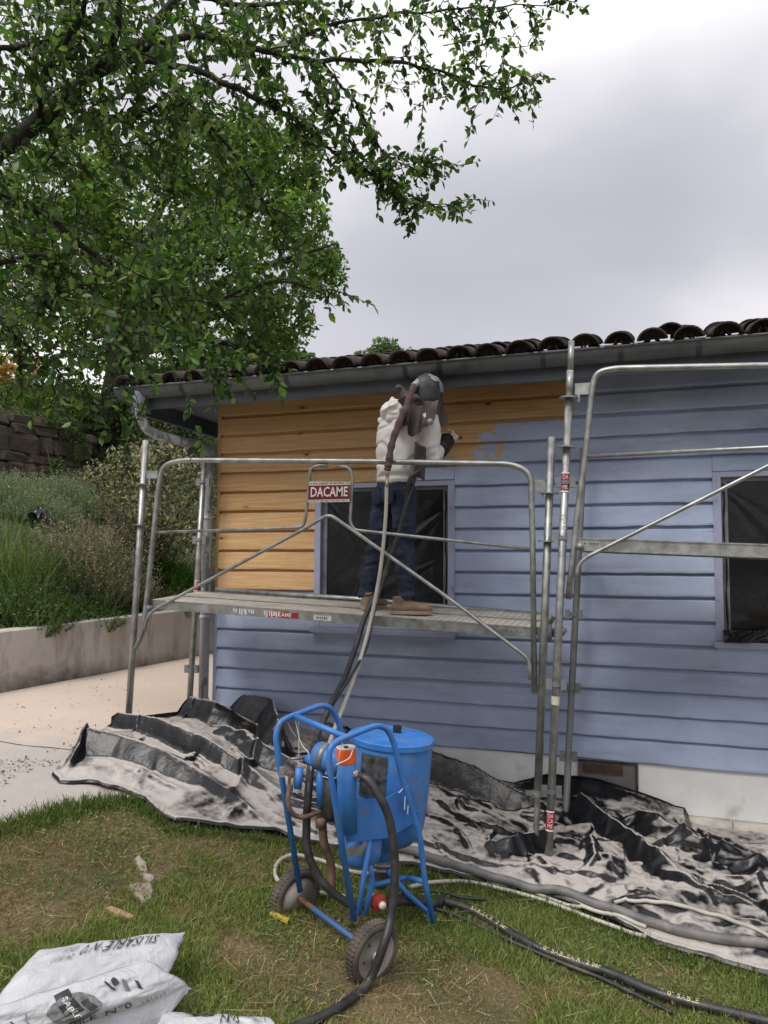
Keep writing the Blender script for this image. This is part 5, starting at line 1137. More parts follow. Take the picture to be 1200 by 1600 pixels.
specs = [([(-30, 255, 3.4), (60, 192, 3.5), (150, 112, 3.6), (215, 70, 3.7), (290, -25, 3.8)], .075, .032),
         ([(210, 78, 3.7), (300, 58, 3.75), (380, 69, 3.85), (480, 92, 4.0), (588, 96, 4.2), (690, 110, 4.4), (770, 140, 4.5), (828, 125, 4.6)], .032, .004),
         ([(200, 90, 3.7), (300, 110, 3.75), (380, 142, 3.8), (434, 171, 3.9), (472, 196, 3.95), (517, 233, 4.0), (555, 258, 4.05), (597, 279, 4.1), (647, 310, 4.1), (706, 322, 4.15)], .028, .003),
         ([(480, 92, 4.0), (500, 130, 4.0), (517, 175, 4.05), (560, 240, 4.1), (610, 285, 4.1)], .012, .003),
         ([(500, 96, 4.05), (555, 160, 4.1), (590, 225, 4.15), (645, 262, 4.2), (690, 245, 4.2)], .012, .003),
         ([(420, 80, 3.9), (520, 40, 4.2), (640, 20, 4.4), (760, 10, 4.5), (868, 8, 4.6)], .018, .003),
         ([(290, -10, 3.8), (400, 10, 4.0), (520, -10, 4.2)], .025, .01), ([(150, 112, 3.6), (180, 60, 3.4), (190, -20, 3.3)], .035, .02),
         ([(60, 192, 3.5), (70, 120, 3.3), (120, 40, 3.2), (140, -30, 3.1)], .03, .012), ([(-30, 80, 3.2), (60, 70, 3.3), (130, 60, 3.4), (240, 90, 3.5)], .02, .006),
         ([(100, 165, 3.55), (180, 190, 3.5), (260, 165, 3.5), (330, 200, 3.5), (400, 300, 3.6), (440, 380, 3.7)], .022, .004),
         ([(-30, 300, 3.4), (60, 330, 3.5), (150, 400, 3.6), (230, 450, 3.6), (330, 470, 3.7), (430, 440, 3.8), (520, 455, 3.9)], .03, .004),
         ([(-30, 420, 3.3), (60, 400, 3.4), (90, 430, 3.4), (55, 490, 3.4)], .022, .012), ([(150, 400, 3.6), (170, 480, 3.5), (205, 545, 3.45)], .016, .003),
         ([(230, 450, 3.6), (290, 530, 3.7), (335, 575, 3.8)], .014, .003), ([(-30, 470, 3.2), (40, 540, 3.2), (90, 580, 3.25)], .016, .003),
         ([(330, 470, 3.7), (380, 520, 3.8), (420, 555, 3.9)], .01, .003)]
for pix, a_, b_ in specs:
    c_, R_ = branch(pix, a_, b_)
    for i in range(3, len(c_), 1): 
        if R_[i] < .026: twig_seed.append((c_[i], unit(c_[min(i+1, len(c_)-1)]-c_[i-1])))
br.build('branches', M['bark'], tree, True)
def inpoly(x, y, P_):
    r = False; j = len(P_)-1
    for i in range(len(P_)):
        if (P_[i][1] > y) != (P_[j][1] > y) and x < (P_[j][0]-P_[i][0])*(y-P_[i][1])/(P_[j][1]-P_[i][1])+P_[i][0]: r = not r
        j = i
    return r
tw_list = []
for q, d in twig_seed:
    for _ in range(1 if random.random() < .75 else 2):
        tw_list.append((q, unit(d*.8+rng.normal(size=3)*.6+V3(0, 0, -.25)), random.uniform(.10, .26)))
regs = [([(-40, -40), (480, -40), (420, 120), (300, 170), (180, 230), (60, 270), (-40, 300)], 190, 3.1, 4.6), ([(-40, -40), (470, -40), (430, 130), (380, 170), (400, 260), (440, 300), (480, 420), (430, 470), (320, 510), (230, 530), (140, 550), (60, 550), (-40, 530)], 240, 3.0, 4.8),
        ([(420, -40), (860, -40), (815, 40), (800, 120), (750, 160), (690, 165), (620, 130), (520, 110)], 52, 3.9, 4.7),
        ([(60, 420), (300, 420), (260, 530), (160, 580), (60, 570)], 26, 2.8, 3.4)]
for P_, k, d0, d1_ in regs:
    xs_, ys_ = [q[0] for q in P_], [q[1] for q in P_]; c0 = 0
    while c0 < k:
        x_, y_ = random.uniform(min(xs_), max(xs_)), random.uniform(min(ys_), max(ys_))
        if inpoly(x_, y_, P_): tw_list.append((atD(x_, y_, random.uniform(d0, d1_)), unit(rng.normal(size=3)+V3(.35, .1, -.35)), random.uniform(.2, .45))); c0 += 1
for x_, y_, d_ in ((206, 628, 3.3), (240, 645, 3.3), (325, 700, 3.4), (355, 610, 3.9), (385, 620, 3.9), (300, 640, 3.5), (215, 690, 3.3), (180, 640, 3.2), (120, 600, 3.1), (100, 640, 3.1)):
    tw_list.append((atD(x_-10, y_-28, d_), unit(V3(.5, 0, -1)+.3*rng.normal(size=3)), .16))
twm = MB(); lp, ld, ln_, lN = [], [], [], []; fr_p = []
for q, d, Lk in tw_list:
    c_ = [q]; dd = d
    for i in range(4): dd = unit(dd+.25*rng.normal(size=3)+V3(0, 0, -.10)); c_.append(c_[-1]+dd*Lk/4)
    twm.tube(c_, [.0036, .003, .0026, .002, .0012], 3, cap=False)
    k = int(Lk*50)+3
    for i in range(k):
        t = .12+.88*i/(k-1); s_ = t*4; j = min(int(s_), 3); b_ = lerp(c_[j], c_[j+1], s_-j); ax__ = unit(c_[j+1]-c_[j])
        lp.append(b_); ld.append(unit(ax__*.45+rng.normal(size=3)*.8+V3(0, 0, -.22))); ln_.append(random.choice((.030, .038, .044, .052, .062))*random.uniform(.75, 1.2)); lN.append(unit(V3(0, 0, 1)+.7*rng.normal(size=3)))
    if random.random() < .25: fr_p.append(c_[2]-V3(0, 0, .03))
twm.build('twigs', M['bark'], tree)
lp, ld, lN, ln_ = map(np.array, (lp, ld, lN, ln_)); k = len(lp)
lc = palette(k, [(.03, .06, .02), (.045, .09, .028), (.065, .12, .036), (.10, .165, .05), (.042, .08, .03), (.16, .24, .07)])
dep = (lp-CAM)@FW; pxx = 600+F_PX*((lp-CAM)@RT)/dep; pyy = 800-F_PX*((lp-CAM)@UP)/dep
size_ = ln_/dep*((pxx > -20) & (pxx < 1220) & (pyy > -20)); big = np.zeros(k, bool); big[np.argsort(-size_)[:290]] = True
v, F_, cc = leaves(lp[~big], ld[~big], lN[~big], ln_[~big], ln_[~big]*.52, lc[~big])
obj('leaves', v, tris(F_), M['leaf'], tree, True, cc, kind='stuff')
lm_ = []
for cidx, cv in enumerate(((.028, .065, .016), (.045, .095, .025), (.07, .135, .03))):
    for wdt in (.46, .58):
        v, F_, cc = leaves([(0, 0, 0)], [(1, 0, 0)], [(0, 0, 1)], [1.0], [wdt], [cv], curl=random.uniform(.08, .22)); me_o = obj('leaf', v, tris(F_), M['leaf'], None, True, cc); lm_.append(me_o.data); bpy.data.objects.remove(me_o)
for i in np.where(big)[0]:
    d_ = ld[i]; s_ = unit(np.cross(d_, lN[i])); n_ = np.cross(s_, d_); o = bpy.data.objects.new('leaf', random.choice(lm_)); COL.objects.link(o); o.parent = tree
    q = lp[i]-WLOC[tree.name]; z_ = ln_[i]; y_ = np.cross(n_, d_)
    o.matrix_local = Matrix(((d_[0]*z_, y_[0]*z_, n_[0]*z_, q[0]), (d_[1]*z_, y_[1]*z_, n_[1]*z_, q[1]), (d_[2]*z_, y_[2]*z_, n_[2]*z_, q[2]), (0, 0, 0, 1)))
fm_ = MB()
for q in fr_p: ell(fm_, q, (.011, .011, .011), None, 7, 5)
fm_.build('fruits', basic('unripe_fruit', (.12, .16, .03), (.28, .22, .06), 50, .5, 0, 0), tree, True, kind='stuff')

# ------------------------------------------------------------------ trees and shrubs behind
def cloud(k, c, r, hollow=.55):
    d = rng.normal(size=(k, 3)); d /= np.linalg.norm(d, axis=1)[:, None]; return np.array(c)+d*np.array(r)*(hollow+(1-hollow)*rng.random((k, 1)))
def crown(blobs, per, size, cols, name, parent, m, droop=-.2, shape=4, gap=.0, wid=.6):
    P_ = []; 
    for c_, r_ in blobs: P_.append(cloud(int(per*np.prod(r_)**(2/3)*3), c_, r_))
    P_ = np.vstack(P_)
    if gap: P_ = P_[fbm(P_[:, 0]*1.3/size*.12, P_[:, 2]*1.3/size*.12+P_[:, 1], 101) > gap]
    k = len(P_); L_ = size*(.6+.8*rng.random(k)); v, F_, cc = leaves(P_, rdir(k, droop), rdir(k, .6), L_, L_*wid, palette(k, cols, .28), shape)
    return obj(name, v, tris(F_) if shape != 4 else F_, m, parent, False, cc)
def tree_far(name, label, base, trunk_top, blobs, per, size, cols, r0, gap=.3, limbs=10):
    t = thing(name, label, 'tree', base); m = MB(); m.tube([base, lerp(base, trunk_top, .5)+V3(.1, 0, 0), trunk_top], [r0, r0*.8, r0*.55], 10, 6); m.build('trunk', M['bark'], t, True)
    lb = MB()
    for i in range(limbs):
        c_, r_ = blobs[i % len(blobs)]; e_ = np.array(c_)+np.array(r_)*rng.normal(size=3)*.4; s_ = lerp(base, trunk_top, random.uniform(.5, 1)); lb.tube([s_, lerp(s_, e_, .5)+V3(0, 0, .3), e_], [r0*.4, r0*.25, r0*.06], 6, 4)
    lb.build('limbs', M['bark'], t, True); crown(blobs, per, size, cols, 'crown', t, M['leaf_far'], gap=gap); return t
D0 = 13.0
bl = []
for x_, y_, r_ in ((455, 250, 55), (470, 340, 50), (490, 420, 55), (440, 500, 55), (400, 330, 80), (330, 260, 90), (330, 420, 100), (240, 330, 110), (230, 480, 90), (130, 400, 100), (90, 300, 100), (390, 520, 55), (150, 520, 60), (430, 545, 40), (505, 410, 28), (480, 280, 30), (400, 225, 50), (20, 420, 80), (300, 540, 50), (40, 520, 50)):
    D_ = D0+random.uniform(-1.5, 2.5); R_ = r_/F_PX*D_; bl.append((atD(x_, y_, D_), (R_, R_*1.1, R_*.9)))
bt = atD(165, 668, 13); bt[2] = float(bank(bt[0], bt[1]))-.2
tree_far('broadleaf_tree', 'big dense green tree rising behind the roof corner', bt, atD(190, 470, 13.2), bl, 1300, .10, [(.075, .135, .035), (.105, .18, .045), (.14, .225, .06), (.05, .09, .025), (.18, .26, .08)], .26, .24, 16)
bl = [(atD(x_, y_, 24+random.uniform(-1, 1)), (r_/F_PX*24,)*3) for x_, y_, r_ in ((600, 553, 26), (570, 568, 22), (632, 566, 24), (605, 575, 35), (650, 582, 16))]
b_ = atD(605, 800, 24); b_[2] = 0
tree_far('distant_tree', 'small treetop showing above the roof tiles by the helmet', b_, atD(605, 600, 24), bl, 700, .16, [(.06, .11, .04), (.09, .15, .055), (.12, .18, .07)], .2, .22, 5)
bl = [(atD(x_, y_, 20+random.uniform(-1, 1)), (r_/F_PX*20,)*3) for x_, y_, r_ in ((470, 572, 26), (495, 580, 20), (430, 575, 35), (390, 570, 40), (350, 580, 40), (300, 590, 40), (250, 600, 40))]
b_ = atD(420, 800, 20); b_[2] = 0
tree_far('distant_tree', 'dark low tree line showing just above the roof left of the helmet', b_, atD(420, 600, 20), bl, 700, .15, [(.04, .08, .025), (.06, .11, .035), (.08, .14, .05)], .2, .2, 5)
# dark understorey between the trunk and the shrub
def bush(name, label, cat, px, py, D_, blobs, per, size, cols, wid=.6, droop=0.0, shape=4, gap=.0, group=None, stems=14):
    base = bankhit(px, py) if D_ is None else atD(px, py, D_); dd = (base-CAM)@FW
    t = thing(name, label, cat, base, group); B_ = [(atD(x_, y_, dd+random.uniform(-.25, .4)), (r_/F_PX*dd, r_/F_PX*dd*.9, r_*q_/F_PX*dd)) for x_, y_, r_, q_ in blobs]
    m = MB()
    for i in range(stems):
        c_, r_ = B_[i % len(B_)]; e_ = np.array(c_)+np.array(r_)*rng.normal(size=3)*.45; m.tube([base+V3(*rng.normal(size=2)*.08, -.05), lerp(base, e_, .5)+V3(0, 0, .05), e_], [.012, .008, .003], 5, 3, cap=False)
    m.build('stems', M['stem'], t, True); crown(B_, per, size, cols, 'foliage', t, M['leaf_far'], droop, shape, gap, wid); return t
und = [(.035, .065, .024), (.055, .095, .034), (.08, .13, .045), (.11, .165, .06)]
bush('undergrowth_shrub', 'dark leafy shrub under the big tree between stone wall and downpipe', 'shrub', 170, 720, None, [(160, 630, 45, 1), (210, 640, 45, 1), (140, 680, 40, 1), (270, 640, 50, 1), (310, 660, 40, 1.2), (120, 620, 40, .8), (245, 600, 40, .8)], 1500, .07, und, gap=.25)
bush('trailing_shrub', 'trailing green shrub hanging over the top of the stone wall', 'shrub', 60, 668, 11.9, [(10, 655, 32, .6), (55, 655, 36, .6), (95, 662, 34, .8), (118, 700, 28, 1.2), (40, 690, 22, .8), (90, 730, 20, .7)], 1500, .06, und+[(.07, .11, .03)], gap=.25)
bush('hill_shrub', 'bright green shrub growing above the stone wall', 'shrub', 40, 650, 12.5, [(10, 620, 40, .6), (60, 630, 35, .6), (100, 615, 35, .7), (40, 600, 30, .6)], 1500, .07, [(.06, .12, .02), (.09, .16, .03), (.05, .09, .02)], gap=.2)
bush('blossom_shrub', 'peach coloured flowering shrub glimpsed high up behind the leaves', 'shrub', 20, 620, 15, [(15, 590, 32, .7), (50, 575, 28, .7), (-10, 570, 30, .8)], 1500, .09, [(.62, .36, .20), (.70, .44, .26), (.5, .3, .16), (.2, .2, .06)], gap=.2)
vs = [(.33, .32, .25), (.08, .11, .055), (.20, .19, .14), (.05, .07, .035), (.40, .36, .29), (.065, .095, .045), (.30, .24, .19)]
bush('variegated_shrub', 'large variegated shrub with cream edged leaves behind the scaffold pole', 'shrub', 240, 872, 9.2, [(200, 730, 50, .8), (250, 720, 50, .8), (300, 760, 50, 1), (180, 780, 40, .9), (245, 780, 55, 1), (310, 820, 40, 1), (270, 840, 50, .8), (225, 830, 35, .9), (160, 740, 35, .7), (330, 790, 25, 1)], 2200, .052, vs, gap=.22, wid=.5, stems=26)
bush('rust_shrub', 'brown twiggy bush in front of the variegated shrub', 'shrub', 200, 860, 8.9, [(190, 800, 35, .9), (215, 830, 30, .8), (160, 790, 28, .8)], 1000, .04, [(.07, .05, .03), (.10, .07, .045), (.05, .05, .02)], gap=.35, wid=.4, stems=40)
# spiky and grassy garden plants
def tufts(name, label, cat, px, py, w, h, k, bl_, bw, cols, D_=None, flower=None, group=None, lean=.45):
    base = bankhit(px, py) if D_ is None else atD(px, py, D_); dd = (base-CAM)@FW; W_, H__ = w/F_PX*dd, h/F_PX*dd
    t = thing(name, label, cat, base, group)
    P_ = base+np.stack([rng.uniform(-W_/2, W_/2, k), rng.uniform(-W_*.35, W_*.35, k), np.zeros(k)], 1)@np.stack([RT*V3(1, 1, 0), V3(0, 1, 0), V3(0, 0, 1)]); P_[:, 2] = np.maximum(bank(P_[:, 0], P_[:, 1]), base[2]-.4)-.02
    u_ = ((P_-base)@RT)/(W_/2); hh_ = H__*(1-.55*u_**2)*(.55+.6*rng.random(k)); D__ = rdir(k, 0)*lean; D__[:, 2] = 1; D__ += RT*(u_*.35)[:, None]; Nn = rdir(k)
    v, F_, cc = leaves(P_, D__, Nn, hh_, np.full(k, bw), palette(k, cols, .25), 3, .28); obj('foliage', v, tris(F_), M['leaf_far'], t, False, cc)
    if bl_:
        q = rng.integers(0, k, k*bl_); tt1 = .25+.75*rng.random(len(q)); Dn = D__/np.linalg.norm(D__, axis=1)[:, None]; P2 = P_[q]+Dn[q]*(hh_[q]*tt1)[:, None]; L2 = (.02+.025*rng.random(len(q)))
        v, F_, cc = leaves(P2, rdir(len(q), .5), rdir(len(q)), L2, L2*.4, palette(len(q), cols, .25), 4); obj('leaves', v, F_, M['leaf_far'], t, False, cc)
    if flower:
        q = rng.integers(0, k, k*3); Dn = D__/np.linalg.norm(D__, axis=1)[:, None]; P2 = P_[q]+Dn[q]*(hh_[q]*(.82+.25*rng.random(len(q))))[:, None]; L2 = .014+.012*rng.random(len(q))
        v, F_, cc = leaves(P2, rdir(len(q), .3), rdir(len(q)), L2, L2*.8, palette(len(q), flower, .2), 4); obj('flowers', v, F_, M['leaf_far'], t, False, cc)
    return t
gg = [(.07, .125, .045), (.10, .16, .06), (.135, .195, .075), (.06, .10, .035)]
lav = [(.18, .24, .16), (.23, .29, .20), (.14, .2, .12), (.26, .31, .22)]
for px, py, w, h, lb in ((30, 800, 110, 60, 'grey green lavender clump at the left edge under the stone wall'), (110, 800, 100, 58, 'grey green lavender clump right under the end of the stone wall'), (70, 822, 90, 50, 'lower lavender clump in front of the two beneath the stone wall')):
    tufts('lavender', lb, 'lavender', px, py, w, h, 1500, 3, .008, lav, None, [(.22, .24, .17), (.26, .25, .24)], 'lavender clumps on the bank')
tufts('tall_grass', 'tall arching bright green grass at the left edge of the bank', 'ornamental grass', 18, 930, 110, 140, 420, 0, .013, [(.10, .155, .05), (.13, .19, .065), (.16, .22, .085)], None, None, None, .65)
tufts('flowering_sage', 'broad purple flowering sage bush in the middle of the bank', 'sage', 132, 935, 150, 118, 2200, 5, .008, [(.14, .17, .09), (.18, .205, .115), (.11, .125, .07), (.16, .145, .11)], None, [(.32, .22, .26), (.38, .26, .28), (.28, .2, .24), (.34, .28, .22)], None, .6)
tufts('leafy_plant', 'low leafy green plants spilling over the left end of the retaining wall', 'plant', 40, 972, 130, 75, 900, 7, .012, und+gg, None, None, 'low plants along the top of the retaining wall', .7)
tufts('leafy_plant', 'low dark plants along the wall top left of the pot', 'plant', 140, 968, 110, 45, 700, 7, .012, und, None, None, 'low plants along the top of the retaining wall', .8)
tufts('green_perennial', 'fresh green perennial clump between pot and rear scaffold pole', 'perennial', 245, 915, 100, 58, 1200, 3, .014, [(.06, .14, .02), (.09, .18, .03), (.045, .10, .02)], None, None, None, .5)
tufts('leafy_plant', 'pale leaved ground cover under the fresh green perennial', 'plant', 262, 946, 120, 32, 700, 8, .010, [(.10, .13, .05), (.16, .18, .09), (.07, .09, .03)], None, None, 'low plants along the top of the retaining wall', .9)
tufts('leafy_plant', 'broad leaved plants in the shade behind the purple sage', 'plant', 205, 880, 60, 45, 300, 9, .02, gg, None, None, None, .8)
tufts('weedy_clump', 'loose green weeds between lavender and tall grass', 'weeds', 50, 885, 120, 70, 900, 6, .010, gg, None, None, None, .6)
# pot and dark plastic on the bank
pb = bankhit(197, 956); pt_ = thing('plant_pot', 'dark plastic plant pot behind the retaining wall', 'plant pot', pb)
MB().lathe(pb-V3(0, 0, .05), (0, 0, 1), [(0, .10), (.28, .13), (.285, .145), (.31, .145), (.31, .125), (.27, .12), (.26, .0)], 22).build('pot', basic('dark_pot', (.03, .03, .032), (.055, .055, .06), 9, .6), pt_, True)
bq = bankhit(62, 830); v = []
for i in range(14):
    for j in range(14): v.append(bq+RT*(i/13-.5)*.32+V3(0, .18*(j/13-.5), 0)+V3(0, 0, .30*(1-abs(i/13-.5)*1.3)*(1-(j/13-.4)**2)+.16*(vnoise(i*.5, j*.5, 111)-.5)))
tag(obj('plastic_bag', v, grid_faces(14, 14), M['film'], None, False), 'crumpled dark plastic among the lavender on the bank', 'plastic bag')

k = 42000; s_ = rng.uniform(.05, 9.5, k); t_ = rng.uniform(-6, 12, k); x_, y_ = wA[0]+wn_[0]*(s_+.1)+wd[0]*t_, wA[1]+wn_[1]*(s_+.1)+wd[1]*t_; ok = (np.abs(s_-4.3) > .35) & (fbm(x_*1.4, y_*1.4, 161) > .36); x_, y_ = x_[ok], y_[ok]; k = len(x_)
D__ = rng.normal(size=(k, 3))*.6; D__[:, 2] = 1; L_ = .06+.16*rng.random(k)**1.5
v, F_, cc = leaves(np.stack([x_, y_, bank(x_, y_)-.01], 1), D__, rdir(k), L_, .010+.010*rng.random(k), palette(k, [(.10, .15, .055), (.14, .19, .075), (.17, .21, .09), (.075, .11, .04), (.21, .2, .11)], .25), 3, .35)
obj('bank_grass', v, tris(F_), M['grass'], None, False, cc, kind='stuff')
# ------------------------------------------------------------------ lawn: grass, clover, straw
def lawn_pts(k, xr, yr):
    x_, y_ = rng.uniform(*xr, k), rng.uniform(*yr, k); ok = (y_ < yfront(x_)+.03*0-.012) & (x_ > path_edge(y_)-.06*rng.random(k)**2); ok |= False
    return x_[ok], y_[ok]
x_, y_ = lawn_pts(470000, (-3.6, 2.2), (-4.0, -1.4))
dd = -(y_+5.8); pxl = (x_*RT[0]+(y_+5.8)*RT[1])/np.maximum(.2, x_*FW[0]+(y_+5.8)*FW[1]); keep = np.abs(pxl) < .60; x_, y_ = x_[keep], y_[keep]
patch = fbm(x_*1.5+3, y_*1.5, 121, 5)
for cx, cy, r_ in ((-1.62, -2.95, .30), (-1.95, -2.75, .32), (-1.05, -2.85, .30), (-.72, -2.45, .22), (-.62, -2.75, .2), (-2.35, -2.55, .25), (-1.3, -2.4, .32), (-2.75, -2.25, .25), (-.3, -2.9, .2), (-2.3, -3.2, .3)):
    patch = patch+.20*np.exp(-(((x_-cx)**2+(y_-cy)**2)/r_**2)*1.5)
patch = patch-.10*np.clip(x_+.7, 0, 1)-.04
dens = rng.random(len(x_)) < np.clip(1.55-1.9*np.clip(patch-.42, 0, 1)*2.6, .46, 1); x_, y_, patch = x_[dens], y_[dens], patch[dens]
k = len(x_); P_ = np.stack([x_, y_, gz(x_, y_)-.004], 1)
dry = np.clip((patch-.49)*5+.30*rng.normal(size=k), 0, 1)
hgt = (.020+.028*rng.random(k)+.03*(rng.random(k) > .93))*(.45+1.1*fbm(x_*5, y_*5, 123, 3)); hgt = hgt*(1-.35*dry)
D__ = rng.normal(size=(k, 3))*(.55+.5*dry)[:, None]; D__[:, 2] = 1-.45*dry
gc = palette(k, [(.155, .215, .055), (.21, .275, .075), (.26, .31, .10), (.11, .16, .04), (.32, .31, .13)], .2); dc = palette(k, [(.32, .245, .13), (.42, .33, .19), (.24, .16, .085), (.22, .19, .085)], .2)
gc = gc*(1-dry[:, None])+dc*dry[:, None]
v, F_, cc = leaves(P_, D__, rdir(k), hgt, .0032+.0022*rng.random(k), gc, 3, .32)
obj('grass', v, tris(F_), M['grass'], None, False, cc, kind='stuff')
x_, y_ = lawn_pts(42000, (-3.4, 2.2), (-4.0, -1.4)); q = fbm(x_*2, y_*2, 131)+.16*np.clip(x_+1, 0, 1.4); ok = q > .52; x_, y_ = x_[ok], y_[ok]; k = len(x_)
P_ = np.stack([x_, y_, gz(x_, y_)+.008+.022*rng.random(k)], 1); L_ = .012+.012*rng.random(k)
v, F_, cc = leaves(P_, rdir(k, .25), rdir(k, 1.2), L_, L_*.55, palette(k, [(.17, .24, .07), (.20, .27, .09), (.14, .19, .055)], .2), 4, .1)
obj('clover', v, F_, M['grass'], None, False, cc, kind='stuff')
x_, y_ = lawn_pts(3200, (-3.2, 2.0), (-4.0, -1.4)); k = len(x_); D__ = rng.normal(size=(k, 3)); D__[:, 2] *= .12
L_ = .05+.12*rng.random(k); v, F_, cc = leaves(np.stack([x_, y_, gz(x_, y_)+.012+.012*rng.random(k)], 1), D__, rdir(k, 2), L_, np.full(k, .0024), palette(k, [(.42, .33, .18), (.34, .25, .13), (.48, .40, .25)], .15), 3, .05)
obj('straw', v, tris(F_), M['grass'], None, False, cc, kind='stuff')
# tall blades along the edge of path and sheet
k = 5000; y_ = rng.uniform(-3.4, -1.5, k); x_ = path_edge(y_)+.05*rng.normal(size=k); x2 = rng.uniform(-2.8, .8, 3000); y2 = yfront(x2)-.03-.05*np.abs(rng.normal(size=3000))
ok = y_ < yfront(x_)-.03; x_, y_ = np.r_[x_[ok], x2], np.r_[y_[ok], y2]; k = len(x_); D__ = rng.normal(size=(k, 3))*.4; D__[:, 2] = 1; L_ = .03+.05*rng.random(k)
v, F_, cc = leaves(np.stack([x_, y_, gz(x_, y_)], 1), D__, rdir(k), L_, .004+.002*rng.random(k), palette(k, [(.06, .11, .02), (.09, .15, .03), (.16, .16, .06)], .2), 3, .3)
obj('edge_grass', v, tris(F_), M['grass'], None, False, cc, kind='stuff')
# leaf litter on the path
k = 2600; t = rng.random(k); x_ = np.where(t < .75, -3.45-.75*np.abs(rng.normal(size=k)), rng.uniform(-5.2, -3.2, k)); y_ = np.where(t < .75, -2.15+.38*rng.normal(size=k), rng.uniform(-2.8, .5, k)); q = fbm(x_*3, y_*3, 141) > .46; ok = (x_ < path_edge(y_)-.02) & q; x_, y_ = x_[ok], y_[ok]
k = len(x_); L_ = .008+.018*rng.random(k)**2; v, F_, cc = leaves(np.stack([x_, y_, gz(x_, y_)+.018], 1), rdir(k, 0)*[1, 1, .25], rdir(k, 2.5), L_, L_*.5, palette(k, [(.035, .03, .025), (.07, .055, .04), (.12, .09, .06), (.03, .025, .02)], .2), 4)
obj('leaf_litter', v, F_, M['grass'], None, False, cc, kind='stuff')
cj = [atZ(x_, y_, .5) for x_, y_ in ((-30, 1158), (30, 1167), (80, 1170), (140, 1172), (172, 1168))]; cj = [V3(q[0], q[1], gz(q[0], q[1])+.0135) for q in cj]; cj = catmull(cj, 10); m = MB()
w_ = .006+.006*vnoise(np.arange(len(cj))*.7, 0*np.arange(len(cj)), 5); m.add(np.vstack([cj+V3(0, 1, 0)*w_[:, None], cj-V3(0, 1, 0)*w_[:, None]]), [(i, i+1, len(cj)+i+1, len(cj)+i) for i in range(len(cj)-1)]); m.build('path_joint', M['soil'], kind='structure')
# flat stone half sunk in the lawn
def rock(pix, h, label, cat, m, name):
    t_ = [onground(x_, y_) for x_, y_ in pix]; c_ = np.mean(t_, 0); v = [q-V3(0, 0, .02) for q in t_]+[lerp(q, c_, .18)+V3(0, 0, h+random.uniform(-.004, .004)) for q in t_]+[c_+V3(0, 0, h+.004)]; k = len(t_)
    tag(obj(name, v, [(i, (i+1) % k, k+(i+1) % k, k+i) for i in range(k)]+[(k+i, k+(i+1) % k, 2*k) for i in range(k)], m), label, cat)
M['pale_rock'] = basic('pale_flat_rock', (.30, .24, .19), (.42, .36, .30), 16, .9, 0, .6, 40, dirt=(.2, .13, .09), dscale=12)
rock([(196, 1388), (212, 1383), (236, 1385), (243, 1398), (238, 1412), (222, 1419), (210, 1408)], .022, 'pale flat stone half sunk in the worn grass', 'stone', M['pale_rock'], 'flat_stone')
rock([(222, 1376), (234, 1373), (243, 1380), (238, 1388), (226, 1386)], .03, 'small grey stone lying behind the pale flat stone', 'stone', M['pale_rock'], 'small_stone')
rock([(208, 1345), (216, 1340), (228, 1352), (232, 1368), (222, 1370), (214, 1358)], .018, 'narrow grey stone strip farthest up the worn patch', 'stone', M['pale_rock'], 'flat_stone')
rock([(160, 1425), (170, 1422), (200, 1432), (214, 1440), (206, 1444), (178, 1434)], .02, 'splintered straw coloured bark piece in front of the pale flat stone', 'bark piece', basic('splintered_bark', (.34, .22, .12), (.48, .34, .2), 20, .9, 0, .6), 'bark_piece')
yp = [onground(x_, y_, .012) for x_, y_ in ((421, 1430), (426, 1427), (452, 1439), (449, 1444))]; tag(MB().prism(yp, (0, 0, .012)).build('plastic_strip', M['yellow']), 'small yellow plastic strip beside the left wheel of the machine', 'plastic strip')

